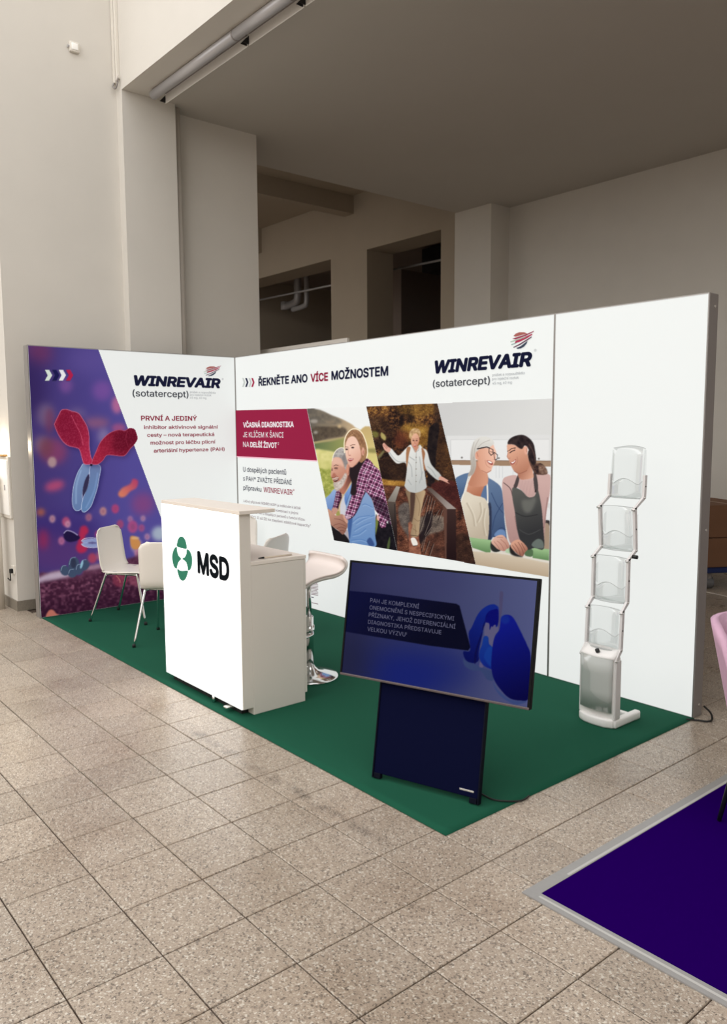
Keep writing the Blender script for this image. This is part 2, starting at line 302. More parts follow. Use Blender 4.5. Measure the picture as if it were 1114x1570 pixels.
# ---------------------------------------------------------------- printed pictures (flat print on the lit fabric)
class Pic:
    """a small numpy painter: every picture is drawn in plain picture units"""
    def __init__(s, x0, y0, x1, y1, k, bg):
        s.x0, s.y0, s.k = x0, y0, k
        s.W, s.H = int((x1-x0)*k), int((y1-y0)*k)
        s.X, s.Y = np.meshgrid(x0+(np.arange(s.W)+.5)/k, y0+(np.arange(s.H)+.5)/k)
        s.A = np.zeros((s.H, s.W, 3), np.float32); s.A[:] = bg
        s.t = (0, 0, 1)
    def tp(s, pts): return [(s.t[0]+x*s.t[2], s.t[1]+y*s.t[2]) for x, y in pts]
    def box(s, p, pad):
        xs = [a for a, b in p]; ys = [b for a, b in p]
        i0 = max(0, int((min(xs)-pad-s.x0)*s.k)); i1 = min(s.W, int((max(xs)+pad-s.x0)*s.k)+2)
        j0 = max(0, int((min(ys)-pad-s.y0)*s.k)); j1 = min(s.H, int((max(ys)+pad-s.y0)*s.k)+2)
        return (slice(j0, j1), slice(i0, i1)) if i1 > i0 and j1 > j0 else None
    def put(s, b, m, col, a):
        X, Y = s.X[b], s.Y[b]
        c = col(X, Y) if callable(col) else np.array(col, np.float32)
        m = (m*a)[..., None]
        s.A[b] = s.A[b]*(1-m)+c*m
    def poly(s, pts, col, blur=.45, a=1., sm=True):
        p = s.tp(pts)
        if sm: p = smooth(p)
        b = s.box(p, 3*blur+1)
        if b is None: return
        s.put(b, gauss(inside(s.X[b], s.Y[b], p), blur*s.k), col, a)
    def ell(s, cx, cy, rx, ry, col, blur=.4, a=1., rot=0.):
        t = np.linspace(0, 2*np.pi, 28, endpoint=False); r = np.radians(rot)
        s.poly([(cx+rx*np.cos(q)*np.cos(r)-ry*np.sin(q)*np.sin(r), cy+rx*np.cos(q)*np.sin(r)+ry*np.sin(q)*np.cos(r)) for q in t], col, blur, a, False)
    def line(s, pts, w, col, blur=.3, a=1., sm=False):
        p = s.tp(pts)
        if sm: p = smooth(p, False)
        b = s.box(p, w+3*blur+1)
        if b is None: return
        X, Y = s.X[b], s.Y[b]; d = np.full(X.shape, 1e9)
        for (ax, ay), (bx, by) in zip(p[:-1], p[1:]):
            vx, vy = bx-ax, by-ay; L = vx*vx+vy*vy+1e-9
            t = np.clip(((X-ax)*vx+(Y-ay)*vy)/L, 0, 1)
            d = np.minimum(d, np.hypot(X-ax-t*vx, Y-ay-t*vy))
        s.put(b, np.clip((w/2-d)/max(blur, .25)+.5, 0, 1), col, a)

def smooth(p, closed=True, n=4):
    o = []; N = len(p)
    for i in range(N if closed else N-1):
        g = (lambda j: p[j % N]) if closed else (lambda j: p[min(max(j, 0), N-1)])
        a, b, c, d = (np.array(g(i+q), float) for q in (-1, 0, 1, 2))
        for t in np.arange(n)/n:
            o.append(tuple(.5*(2*b+(c-a)*t+(2*a-5*b+4*c-d)*t*t+(3*b-a-3*c+d)*t**3)))
    if not closed: o.append(tuple(p[-1]))
    return o
def inside(X, Y, p):
    m = np.zeros(X.shape, bool)
    for (ax, ay), (bx, by) in zip(p, p[1:]+p[:1]):
        if ay == by: continue
        m ^= ((ay > Y) != (by > Y)) & (X < (bx-ax)*(Y-ay)/(by-ay)+ax)
    return m.astype(np.float32)
def gauss(m, sg):
    if sg < .3: return m
    r = int(sg*2.6)+1; w = np.exp(-.5*(np.arange(-r, r+1)/sg)**2); w /= w.sum()
    for ax in (0, 1):
        q = np.pad(m, [(r, r) if i == ax else (0, 0) for i in range(m.ndim)], mode='edge'); n = m.shape[ax]
        m = sum(w[i]*(q[i:i+n] if ax == 0 else q[:, i:i+n]) for i in range(2*r+1))
    return m
def vnoise(X, Y, sc, seed=0):
    x, y = X/sc, Y/sc; xi, yi = np.floor(x).astype(int), np.floor(y).astype(int); fx, fy = x-xi, y-yi
    fx, fy = fx*fx*(3-2*fx), fy*fy*(3-2*fy)
    def h(i, j):
        q = np.sin(i*127.1+j*311.7+seed*74.7)*43758.5453
        return q-np.floor(q)
    return (h(xi, yi)*(1-fx)+h(xi+1, yi)*fx)*(1-fy)+(h(xi, yi+1)*(1-fx)+h(xi+1, yi+1)*fx)*fy
def mix(c1, c2, t):
    t = np.clip(t, 0, 1)[..., None]
    return np.array(c1, np.float32)*(1-t)+np.array(c2, np.float32)*t
def grad(c1, c2, xa, ya, xb, yb):
    L = (xb-xa)**2+(yb-ya)**2
    return lambda X, Y: mix(c1, c2, ((X-xa)*(xb-xa)+(Y-ya)*(yb-ya))/L)
def mottled(c1, c2, sc, seed=1, sh=1.6):
    return lambda X, Y: mix(c1, c2, (vnoise(X, Y, sc, seed)*.6+vnoise(X, Y, sc*.45, seed+3)*.4-.5)*sh+.5)
def leaves(cols, sc, seed):
    def f(X, Y):
        big = vnoise(X, Y, sc*6, seed); n1 = vnoise(X+3*vnoise(X, Y, sc, 9), Y, sc, seed+1); n2 = vnoise(X, Y, sc*.45, seed+2)
        t = np.clip(big*.55+n1*.4+n2*.45-.32, 0, .999)*(len(cols)-1)
        i = t.astype(int); fr = (t-i)[..., None]; c = np.array(cols, np.float32)
        return c[i]*(1-fr)+c[np.minimum(i+1, len(cols)-1)]*fr
    return f
def plaid(ang, per, dark=1.):
    ca, sa = np.cos(np.radians(ang)), np.sin(np.radians(ang))
    def f(X, Y):
        u, v = (X*ca+Y*sa)/per, (-X*sa+Y*ca)/per
        def st(q):
            q = q-np.floor(q)
            return (q < .42).astype(float), ((q > .62) & (q < .74)).astype(float)
        a1, b1 = st(u); a2, b2 = st(v)
        c = mix((206, 168, 186), (120, 56, 86), a1*.7+a2*.7)
        c = mix((0, 0, 0), (1, 1, 1), 1-.5*((a1*a2)))*c
        c = c*(1-.62*b1[..., None])*(1-.62*b2[..., None])+np.array((10, 4, 14), np.float32)
        return c*dark
    return f

def paint_family():
    p = Pic(462, 615, 622, 856, 2.5, (238, 240, 238)); A = (465, 620, .12567); B = (480, 720, .12567); p.t = A
    p.poly([(-60, 50), (150, 60), (260, 92), (360, 140), (460, 175), (540, 215), (600, 250), (640, 285), (720, 318), (850, 330), (1000, 1200), (-60, 1200)], grad((104, 97, 88), (205, 178, 140), 480, 640, 550, 660), .8)
    p.poly([(20, 60), (180, 66), (300, 120), (420, 170), (470, 230), (300, 240), (80, 190)], mottled((98, 92, 84), (128, 118, 102), 7), 1.5, .8)
    p.poly([(85, 290), (300, 270), (480, 280), (530, 330), (480, 390), (300, 415), (120, 455)], mottled((70, 60, 52), (92, 80, 66), 5), 1.6, .9)
    for q in [(130, 205, 48, 24, (172, 164, 154)), (150, 342, 26, 20, (178, 172, 160)), (440, 270, 22, 20, (214, 186, 142)), (330, 215, 60, 16, (140, 124, 104)), (250, 250, 90, 14, (128, 116, 98))]: p.ell(q[0], q[1], q[2], q[3], q[4], 1.2, .8)
    p.poly([(110, 462), (330, 425), (510, 398), (510, 432), (330, 452), (120, 492)], (172, 158, 112), .7)
    p.poly([(120, 488), (330, 452), (520, 425), (520, 600), (400, 620), (140, 560)], grad((98, 114, 76), (150, 152, 92), 482, 690, 528, 690), 1)
    p.poly([(130, 556), (250, 556), (420, 610), (400, 800), (420, 1100), (200, 1100), (150, 700)], mottled((200, 196, 120), (222, 214, 146), 9), 1.2)
    p.poly([(180, 800), (260, 790), (400, 830), (420, 1180), (200, 1180)], mottled((138, 146, 66), (190, 190, 106), 4), 1.6)
    p.poly([(150, 1060), (240, 1030), (260, 1120), (180, 1180)], mottled((80, 74, 50), (150, 140, 90), 3), 1)
    p.poly([(700, 312), (840, 328), (1000, 1000), (800, 760), (720, 500)], grad((198, 172, 118), (214, 202, 130), 560, 660, 575, 705), .8)
    p.poly([(775, 545), (900, 540), (910, 590), (790, 585)], (150, 142, 88), 1.2)
    # girl: back of the jacket, trousers, shirt body
    p.t = B
    p.poly([(900, 520), (1080, 520), (1080, 1060), (960, 1060)], (30, 26, 30), .5, 1, False)
    p.poly([(765, 560), (800, 600), (960, 690), (1005, 800), (1030, 1020), (760, 960)], mottled((18, 16, 22), (34, 30, 36), 5), .5)
    p.poly([(762, 600), (795, 640), (772, 760), (760, 790)], (112, 122, 58), .5); p.poly([(900, 960), (915, 870), (940, 820), (930, 960)], (78, 92, 54), .5)
    p.ell(800, 585, 26, 40, (222, 170, 160), .5)
    p.poly([(560, -20), (640, -135), (700, -110), (745, -50), (810, 10), (835, 90), (850, 180), (875, 280), (905, 380), (935, 500), (955, 590), (965, 695), (905, 620), (880, 710), (815, 690), (800, 560), (750, 480), (720, 370), (640, 270), (560, 200)], plaid(24, 9.4), .4)
    p.poly([(640, 265), (720, 330), (800, 330), (900, 420), (940, 590), (960, 690), (900, 615), (840, 560), (760, 490), (720, 370)], (26, 14, 26), .9, .6)
    # man: shirt
    p.poly([(140, 372), (200, 305), (262, 235), (345, 250), (300, 330), (235, 490), (165, 500)], grad((150, 176, 216), (104, 136, 190), 505, 752, 512, 782))
    p.poly([(375, 320), (420, 255), (490, 140), (530, 180), (640, 268), (722, 380), (757, 560), (757, 800), (750, 945), (440, 895), (430, 780), (400, 600), (372, 450)], grad((140, 165, 202), (104, 140, 190), 540, 745, 555, 835))
    for l in [[(740, 560), (620, 600), (520, 660)], [(700, 640), (600, 680), (500, 740)], [(690, 560), (560, 580), (480, 640)], [(640, 720), (560, 780), (480, 800)], [(660, 880), (580, 850), (470, 860)], [(720, 460), (640, 420), (600, 430)]]: p.line(l, 1.3, (78, 118, 178), .9, .5, True); p.line([(a+8, b+16) for a, b in l], 1., (170, 196, 230), .9, .45, True)
    p.poly([(655, 870), (700, 830), (748, 920), (690, 930)], (44, 66, 120), .6, .8)
    p.poly([(430, 620), (480, 560), (470, 700), (445, 850), (425, 760)], (52, 82, 140), .7, .8)
    p.poly([(332, 430), (385, 310), (402, 480), (390, 565), (340, 560)], (205, 204, 212)); p.poly([(385, 760), (420, 740), (438, 885), (410, 880)], (176, 166, 172))
    p.poly([(385, 320), (480, 160), (494, 190), (440, 300), (404, 440)], grad((96, 132, 192), (142, 172, 218), 528, 765, 542, 745)); p.line([(400, 420), (445, 300), (490, 200)], .7, (60, 84, 140), .4, .8)
    p.poly([(200, 600), (250, 700), (330, 760), (385, 790), (440, 895), (250, 880)], (28, 25, 28), .5)
    # hands and forearm
    p.poly([(172, 480), (240, 520), (280, 560), (360, 545), (420, 660), (402, 740), (362, 795), (310, 745), (240, 695), (205, 650)], grad((196, 148, 126), (132, 88, 76), 508, 785, 530, 822))
    p.poly([(278, 520), (310, 500), (330, 550), (285, 562)], (158, 152, 84), .5)
    for l in [[(250, 680), (320, 660), (400, 690)], [(290, 720), (340, 700), (402, 722)], [(320, 752), (350, 740), (385, 755)], [(260, 600), (330, 610), (400, 650)]]: p.line(l, .8, (104, 62, 56), .5, .7, True)
    p.poly([(360, 560), (400, 570), (425, 640), (400, 650)], (206, 158, 138), .5)
    # near sleeve
    p.poly([(545, 20), (640, 20), (690, 90), (640, 270), (600, 345), (560, 450), (500, 560), (430, 612), (388, 560), (440, 400), (482, 280), (512, 200), (540, 120)], plaid(16, 8.8))
    p.line([(640, 270), (600, 345), (560, 450), (500, 560), (430, 612)], 1.6, (34, 18, 34), .9, .6, True); p.poly([(400, 560), (455, 545), (432, 610), (395, 590)], (210, 186, 200), .5, .7)
    p.poly([(285, 265), (330, 245), (350, 330), (318, 420), (285, 490), (228, 520), (250, 420), (270, 330)], plaid(12, 7.4, .85)); p.line([(335, 270), (340, 340), (310, 430), (300, 480)], 2.2, (40, 24, 34), 1, .7)
    p.poly([(235, 470), (290, 470), (300, 500), (265, 550), (228, 510)], (196, 146, 130), .5)
    # man: head
    p.poly([(325, 250), (400, 120), (430, 40), (520, -60), (520, 60), (470, 130), (400, 260), (365, 300)], grad((176, 116, 98), (110, 66, 58), 524, 748, 540, 738))
    p.t = A
    p.poly([(342, 770), (350, 690), (366, 620), (402, 560), (460, 530), (525, 548), (565, 610), (572, 700), (566, 800), (545, 870), (515, 960), (470, 1030), (400, 1050), (372, 960), (347, 893), (336, 865)], grad((226, 180, 158), (184, 122, 102), 506, 705, 532, 735))
    p.poly([(356, 650), (400, 562), (460, 529), (528, 548), (566, 612), (566, 730), (540, 730), (515, 800), (498, 745), (480, 690), (445, 650), (395, 645)], mottled((150, 144, 142), (186, 182, 178), 3)); p.line([(352, 690), (368, 618), (402, 560), (460, 529), (520, 544)], 1.3, (244, 236, 216), .8, .9, True)
    p.poly([(470, 640), (540, 610), (560, 690), (530, 735), (500, 760)], (118, 112, 112), 1, .6)
    p.poly([(350, 720), (372, 665), (430, 655), (478, 700), (495, 765), (440, 735), (380, 730)], (228, 186, 166), 1.2, .8)
    p.line([(372, 752), (395, 738), (425, 745)], 1.1, (112, 84, 76), .5, .9); p.ell(398, 778, 24, 8, (72, 44, 42), .4); p.line([(345, 778), (356, 785)], .8, (120, 90, 80), .4); p.ell(350, 800, 9, 8, (84, 54, 48), .4)
    p.line([(385, 800), (420, 795)], .8, (160, 104, 92), .5, .8); p.poly([(345, 890), (370, 835), (400, 860), (395, 880), (365, 895)], (176, 112, 94), .7); p.line([(348, 893), (372, 898), (396, 878)], .8, (118, 66, 58), .4, .9)
    p.line([(405, 870), (432, 900), (436, 940)], .9, (140, 84, 76), .6, .7)
    p.ell(546, 792, 22, 74, (208, 146, 124), .5); p.line([(556, 740), (560, 800), (545, 850)], .8, (150, 88, 74), .5, .8)
    p.t = B
    p.poly([(248, 158), (290, 150), (340, 120), (392, 40), (412, 70), (396, 130), (366, 195), (325, 240), (285, 262), (258, 225)], mottled((178, 162, 152), (216, 204, 196), 2.4), .7)
    p.line([(240, 115), (270, 105), (305, 100)], 1.3, (206, 190, 180), .6); p.poly([(250, 128), (285, 118), (312, 112), (290, 145), (260, 150)], (96, 52, 48), .4); p.line([(258, 130), (300, 120)], .7, (226, 210, 200), .3)
    # girl: hair, face
    p.t = A
    p.poly([(562, 860), (572, 760), (640, 740), (700, 660), (770, 640), (745, 700), (690, 800), (650, 960), (640, 1100), (575, 1090), (590, 960)], (40, 30, 34), .6)
    p.poly([(503, 560), (497, 480), (513, 400), (550, 338), (600, 303), (660, 308), (712, 350), (748, 420), (772, 500), (782, 580), (772, 650), (735, 690), (690, 705), (600, 560), (520, 540)], mottled((138, 100, 72), (178, 136, 100), 4)); p.line([(503, 590), (498, 480), (514, 398), (551, 336), (601, 301), (661, 306), (714, 348), (750, 420), (774, 500), (784, 585), (770, 655)], 1.5, (255, 243, 212), .9, .95, True)
    for l in [[(610, 330), (670, 380), (720, 480), (735, 560)], [(600, 350), (550, 390), (525, 450)], [(640, 330), (700, 400), (750, 520)], [(590, 340), (640, 400), (690, 500)]]: p.line(l, .9, (104, 70, 50), .6, .55, True)
    p.poly([(512, 520), (528, 445), (560, 402), (610, 390), (655, 430), (690, 520), (706, 600), (700, 660), (660, 712), (612, 760), (578, 768), (552, 732), (535, 690), (516, 625)], grad((240, 200, 180), (214, 158, 138), 535, 690, 552, 712))
    p.line([(690, 520), (706, 600), (700, 660), (655, 715), (610, 760)], 1.2, (176, 116, 100), .9, .6, True)
    p.ell(729, 575, 17, 52, (222, 168, 146), .5); p.ell(733, 585, 8, 28, (170, 108, 92), .5, .7)
    for q in [(529, 548, 15, 10), (602, 527, 18, 10)]: p.ell(*q, (62, 42, 42), .4)
    p.line([(514, 518), (545, 522)], 1., (120, 84, 68), .4, .9); p.line([(574, 505), (600, 492), (630, 492)], 1.1, (120, 84, 68), .4, .9)
    p.line([(556, 530), (545, 590), (552, 622), (576, 622)], .8, (196, 138, 120), .5, .8); p.ell(566, 622, 12, 5, (176, 108, 96), .4, .8)
    p.poly([(544, 672), (575, 661), (614, 662), (592, 688), (562, 694)], (168, 78, 80), .4); p.line([(556, 674), (600, 668)], .7, (244, 226, 220), .3); p.ell(575, 705, 16, 5, (206, 140, 126), .5, .7)
    return p

def paint_forest():
    p = Pic(552, 608, 738, 874, 2.5, (60, 44, 34)); C = (555, 610, .12567); D = (580, 730, .14363); p.t = C
    p.poly([(-40, 0), (1300, 0), (1300, 1100), (-40, 1100)], leaves([(24, 18, 18), (44, 30, 26), (84, 54, 36), (124, 84, 46), (168, 124, 64), (222, 184, 116)], 2.9, 5), sm=False)
    p.poly([(60, 230), (300, 260), (380, 420), (330, 620), (180, 640), (100, 420)], leaves([(24, 18, 18), (44, 30, 26), (80, 56, 44), (120, 92, 72)], 2, 3), 3, .75)
    p.poly([(480, 340), (700, 320), (820, 360), (810, 560), (700, 600), (520, 470)], leaves([(96, 62, 30), (140, 100, 42), (176, 136, 60), (208, 172, 92)], 2, 15), 3, .8)
    p.poly([(430, 90), (900, 80), (900, 190), (560, 230)], leaves([(70, 48, 28), (120, 86, 40), (172, 132, 60), (206, 168, 84)], 2, 25), 3, .7)
    p.poly([(440, 400), (580, 420), (560, 560), (470, 620), (380, 560)], leaves([(60, 32, 26), (100, 50, 36), (136, 78, 46)], 2, 35), 3, .7)
    p.poly([(120, 410), (190, 420), (200, 470), (140, 480)], leaves([(90, 92, 44), (170, 160, 84)], 1.6, 4), 1, .8); p.poly([(235, 420), (290, 470), (280, 520), (230, 480)], (186, 172, 104), .7, .9); p.poly([(190, 720), (260, 640), (270, 660), (210, 745)], (126, 118, 78), .7, .9)
    p.poly([(200, 760), (420, 740), (560, 820), (560, 1000), (240, 1000)], leaves([(26, 18, 18), (44, 30, 26), (70, 48, 34)], 2, 7), 3, .9)
    p.poly([(465, 230), (500, 200), (500, 320), (450, 330)], (26, 20, 20), 1.2, .9); p.poly([(560, 190), (640, 230), (620, 290), (560, 250)], (36, 26, 22), 1.2, .7)
    p.poly([(880, 80), (940, 60), (960, 260), (930, 360), (890, 300)], leaves([(26, 20, 20), (60, 42, 34), (96, 68, 46)], 2, 8), 1.5, .9)
    p.poly([(940, 330), (1100, 400), (1180, 900), (1130, 1050), (960, 960), (900, 800)], leaves([(40, 26, 22), (72, 48, 32), (120, 82, 46)], 2.2, 12), 2, .9)
    p.poly([(826, 360), (940, 330), (912, 620), (895, 840), (880, 1060), (800, 1060), (818, 760), (798, 640)], mottled((24, 19, 22), (42, 33, 32), 5), .6)
    p.t = D   # ground
    p.poly([(-60, 60), (300, 95), (520, 110), (860, 130), (1100, 420), (1200, 1100), (-60, 1100)], leaves([(40, 26, 24), (70, 42, 34), (98, 58, 44), (128, 82, 62), (196, 150, 124)], 1.25, 41), 1, sm=False)
    p.poly([(0, 20), (100, 40), (290, 60), (280, 105), (60, 95), (0, 90)], leaves([(116, 76, 36), (166, 120, 54), (206, 158, 80)], 2, 6), 1)
    p.poly([(560, 90), (830, 60), (900, 340), (830, 345), (700, 240)], leaves([(48, 24, 24), (74, 36, 34), (100, 56, 46)], 1.3, 14), 1)
    p.poly([(215, 330), (330, 300), (330, 650), (300, 620), (230, 500)], leaves([(70, 62, 60), (104, 94, 88), (150, 138, 128)], 1.1, 16), 1.2); p.poly([(440, 440), (700, 430), (710, 560), (520, 640), (430, 600)], leaves([(70, 60, 56), (112, 98, 88), (160, 142, 126)], 1.1, 18), 1.4)
    p.poly([(520, 640), (720, 620), (720, 880), (560, 860)], leaves([(46, 30, 28), (84, 52, 42), (140, 90, 70)], 1.2, 19), 1.2, .8)
    p.poly([(830, 640), (960, 640), (1040, 960), (850, 900)], leaves([(26, 18, 18), (54, 36, 30), (110, 76, 58)], 1.1, 20), 2, .8)
    p.poly([(505, 400), (580, 380), (560, 560), (530, 620), (450, 720), (430, 640), (480, 560)], (32, 24, 28), .9, .9)
    for i, l in enumerate([[(520, 200), (450, 390)], [(545, 215), (500, 400), (440, 590)], [(570, 230), (530, 400)], [(595, 260), (540, 480), (450, 720)], [(560, 540), (490, 640), (450, 760)], [(540, 690), (490, 830)], [(585, 720), (540, 850)], [(500, 640), (460, 800)], [(680, 360), (640, 470)], [(640, 360), (600, 430)]]):
        p.line(l, .9, (36, 28, 28), .4); p.line([(a+9, b+3) for a, b in l], .6, (168, 150, 138), .4, .75)
    # railings
    p.poly([(100, 272), (185, 278), (200, 560), (200, 800), (180, 800), (110, 420)], grad((84, 74, 68), (38, 28, 28), 600, 770, 605, 815), .4, sm=False); p.poly([(192, 105), (232, 115), (180, 278), (95, 270)], grad((168, 160, 150), (122, 116, 108), 610, 745, 600, 770), .35, sm=False)
    p.line([(175, 300), (178, 520)], .8, (32, 26, 26), .5)
    p.poly([(690, 320), (735, 350), (728, 880), (714, 880)], (96, 66, 56), .35, sm=False); p.poly([(733, 352), (828, 352), (832, 905), (726, 890)], grad((58, 40, 38), (34, 20, 22), 690, 785, 690, 850), .35, sm=False)
    p.poly([(512, 128), (562, 124), (834, 352), (733, 352), (690, 305)], grad((92, 78, 72), (158, 146, 140), 660, 750, 692, 772), .35, sm=False); p.line([(520, 150), (700, 330)], 1., (80, 60, 54), .4)
    # plank and woman's legs
    p.poly([(318, 500), (350, 480), (430, 640), (458, 845), (330, 830)], mottled((120, 72, 58), (164, 108, 84), 4), .4, sm=False)
    p.poly([(300, 140), (492, 150), (482, 250), (452, 400), (440, 520), (424, 640), (345, 635), (364, 520), (352, 500), (334, 350), (318, 250)], grad((134, 112, 88), (184, 158, 124), 624, 770, 648, 772)); p.poly([(345, 165), (392, 180), (384, 330), (372, 430), (352, 500), (340, 400)], (72, 52, 46), .6, .9)
    for l in [[(400, 200), (440, 300), (430, 420)], [(380, 450), (420, 480), (440, 470)], [(370, 560), (410, 590)], [(390, 520), (400, 620)]]: p.line(l, .9, (120, 96, 74), .7, .7, True)
    p.line([(350, 630), (424, 640)], 1.2, (80, 60, 50), .5, .8); p.poly([(346, 668), (386, 658), (418, 710), (412, 740), (370, 742)], (236, 230, 222), .35); p.line([(370, 744), (414, 742)], .8, (40, 30, 30), .4)
    # shirt and arms
    p.t = C
    sh = grad((226, 226, 222), (190, 192, 190), 630, 690, 652, 740)
    p.poly([(598, 570), (645, 640), (700, 572), (740, 612), (792, 650), (834, 790), (884, 860), (966, 950), (932, 1006), (850, 950), (790, 885), (766, 870), (782, 1040), (788, 1090), (745, 1125), (660, 1158), (570, 1140), (520, 1080), (526, 1030), (546, 860), (520, 790), (430, 802), (372, 750), (318, 662), (355, 618), (400, 668), (450, 702), (530, 622)], sh)
    for l in [[(330, 660), (390, 740), (450, 780), (530, 780)], [(560, 780), (600, 840), (610, 960)], [(800, 840), (850, 880), (900, 960)], [(700, 720), (720, 860), (730, 1000)], [(580, 720), (640, 760)], [(560, 1000), (600, 1060)], [(740, 900), (700, 1040)]]: p.line(l, 1.4, (160, 164, 164), 1, .7, True)
    p.line([(662, 650), (655, 860), (655, 1140)], .8, (168, 168, 164), .5, .9)
    for y in (725, 790, 868, 945, 1020): p.ell(660, y, 6, 6, (120, 110, 100), .3)
    p.poly([(622, 600), (690, 590), (660, 660), (640, 655)], (196, 140, 116), .4); p.line([(600, 575), (640, 645), (660, 650)], .9, (170, 172, 170), .4); p.line([(700, 575), (690, 640), (665, 655)], .9, (170, 172, 170), .4)
    p.poly([(546, 612), (592, 604), (574, 680), (556, 800), (545, 850), (536, 740)], (166, 118, 84), .4); p.poly([(726, 608), (768, 670), (756, 780), (780, 880), (756, 884), (738, 740)], (160, 110, 78), .4); p.line([(765, 880), (775, 960)], 1.2, (40, 28, 26), .6)
    p.poly([(352, 618), (330, 664), (285, 645), (262, 612), (250, 570), (270, 548), (300, 580), (330, 605)], (222, 168, 150), .35); p.line([(262, 575), (300, 620)], .6, (160, 96, 84), .4); p.line([(275, 560), (310, 610)], .6, (160, 96, 84), .4)
    p.poly([(955, 955), (1000, 975), (1052, 1008), (1040, 1022), (1070, 1050), (980, 1010), (935, 992)], (214, 160, 142), .35)
    # head
    p.poly([(598, 480), (620, 440), (662, 430), (692, 465), (697, 520), (682, 572), (650, 612), (616, 596), (598, 545)], grad((226, 174, 146), (196, 132, 108), 632, 672, 642, 682)); p.poly([(574, 478), (584, 410), (620, 376), (672, 373), (708, 403), (714, 462), (698, 485), (688, 440), (640, 432), (612, 470), (600, 500)], mottled((166, 128, 92), (214, 182, 134), 2.2))
    for x in (627, 666): p.ell(x, 521, 12, 7, (70, 44, 40), .35, .9)
    p.line([(612, 502), (636, 504)], .7, (150, 104, 84), .4); p.line([(655, 502), (680, 500)], .7, (150, 104, 84), .4); p.line([(645, 520), (642, 552), (655, 556)], .7, (176, 112, 92), .4); p.poly([(622, 572), (645, 580), (668, 570), (650, 594), (635, 592)], (176, 84, 78), .35); p.line([(630, 577), (660, 576)], .5, (240, 226, 216), .3)
    return p

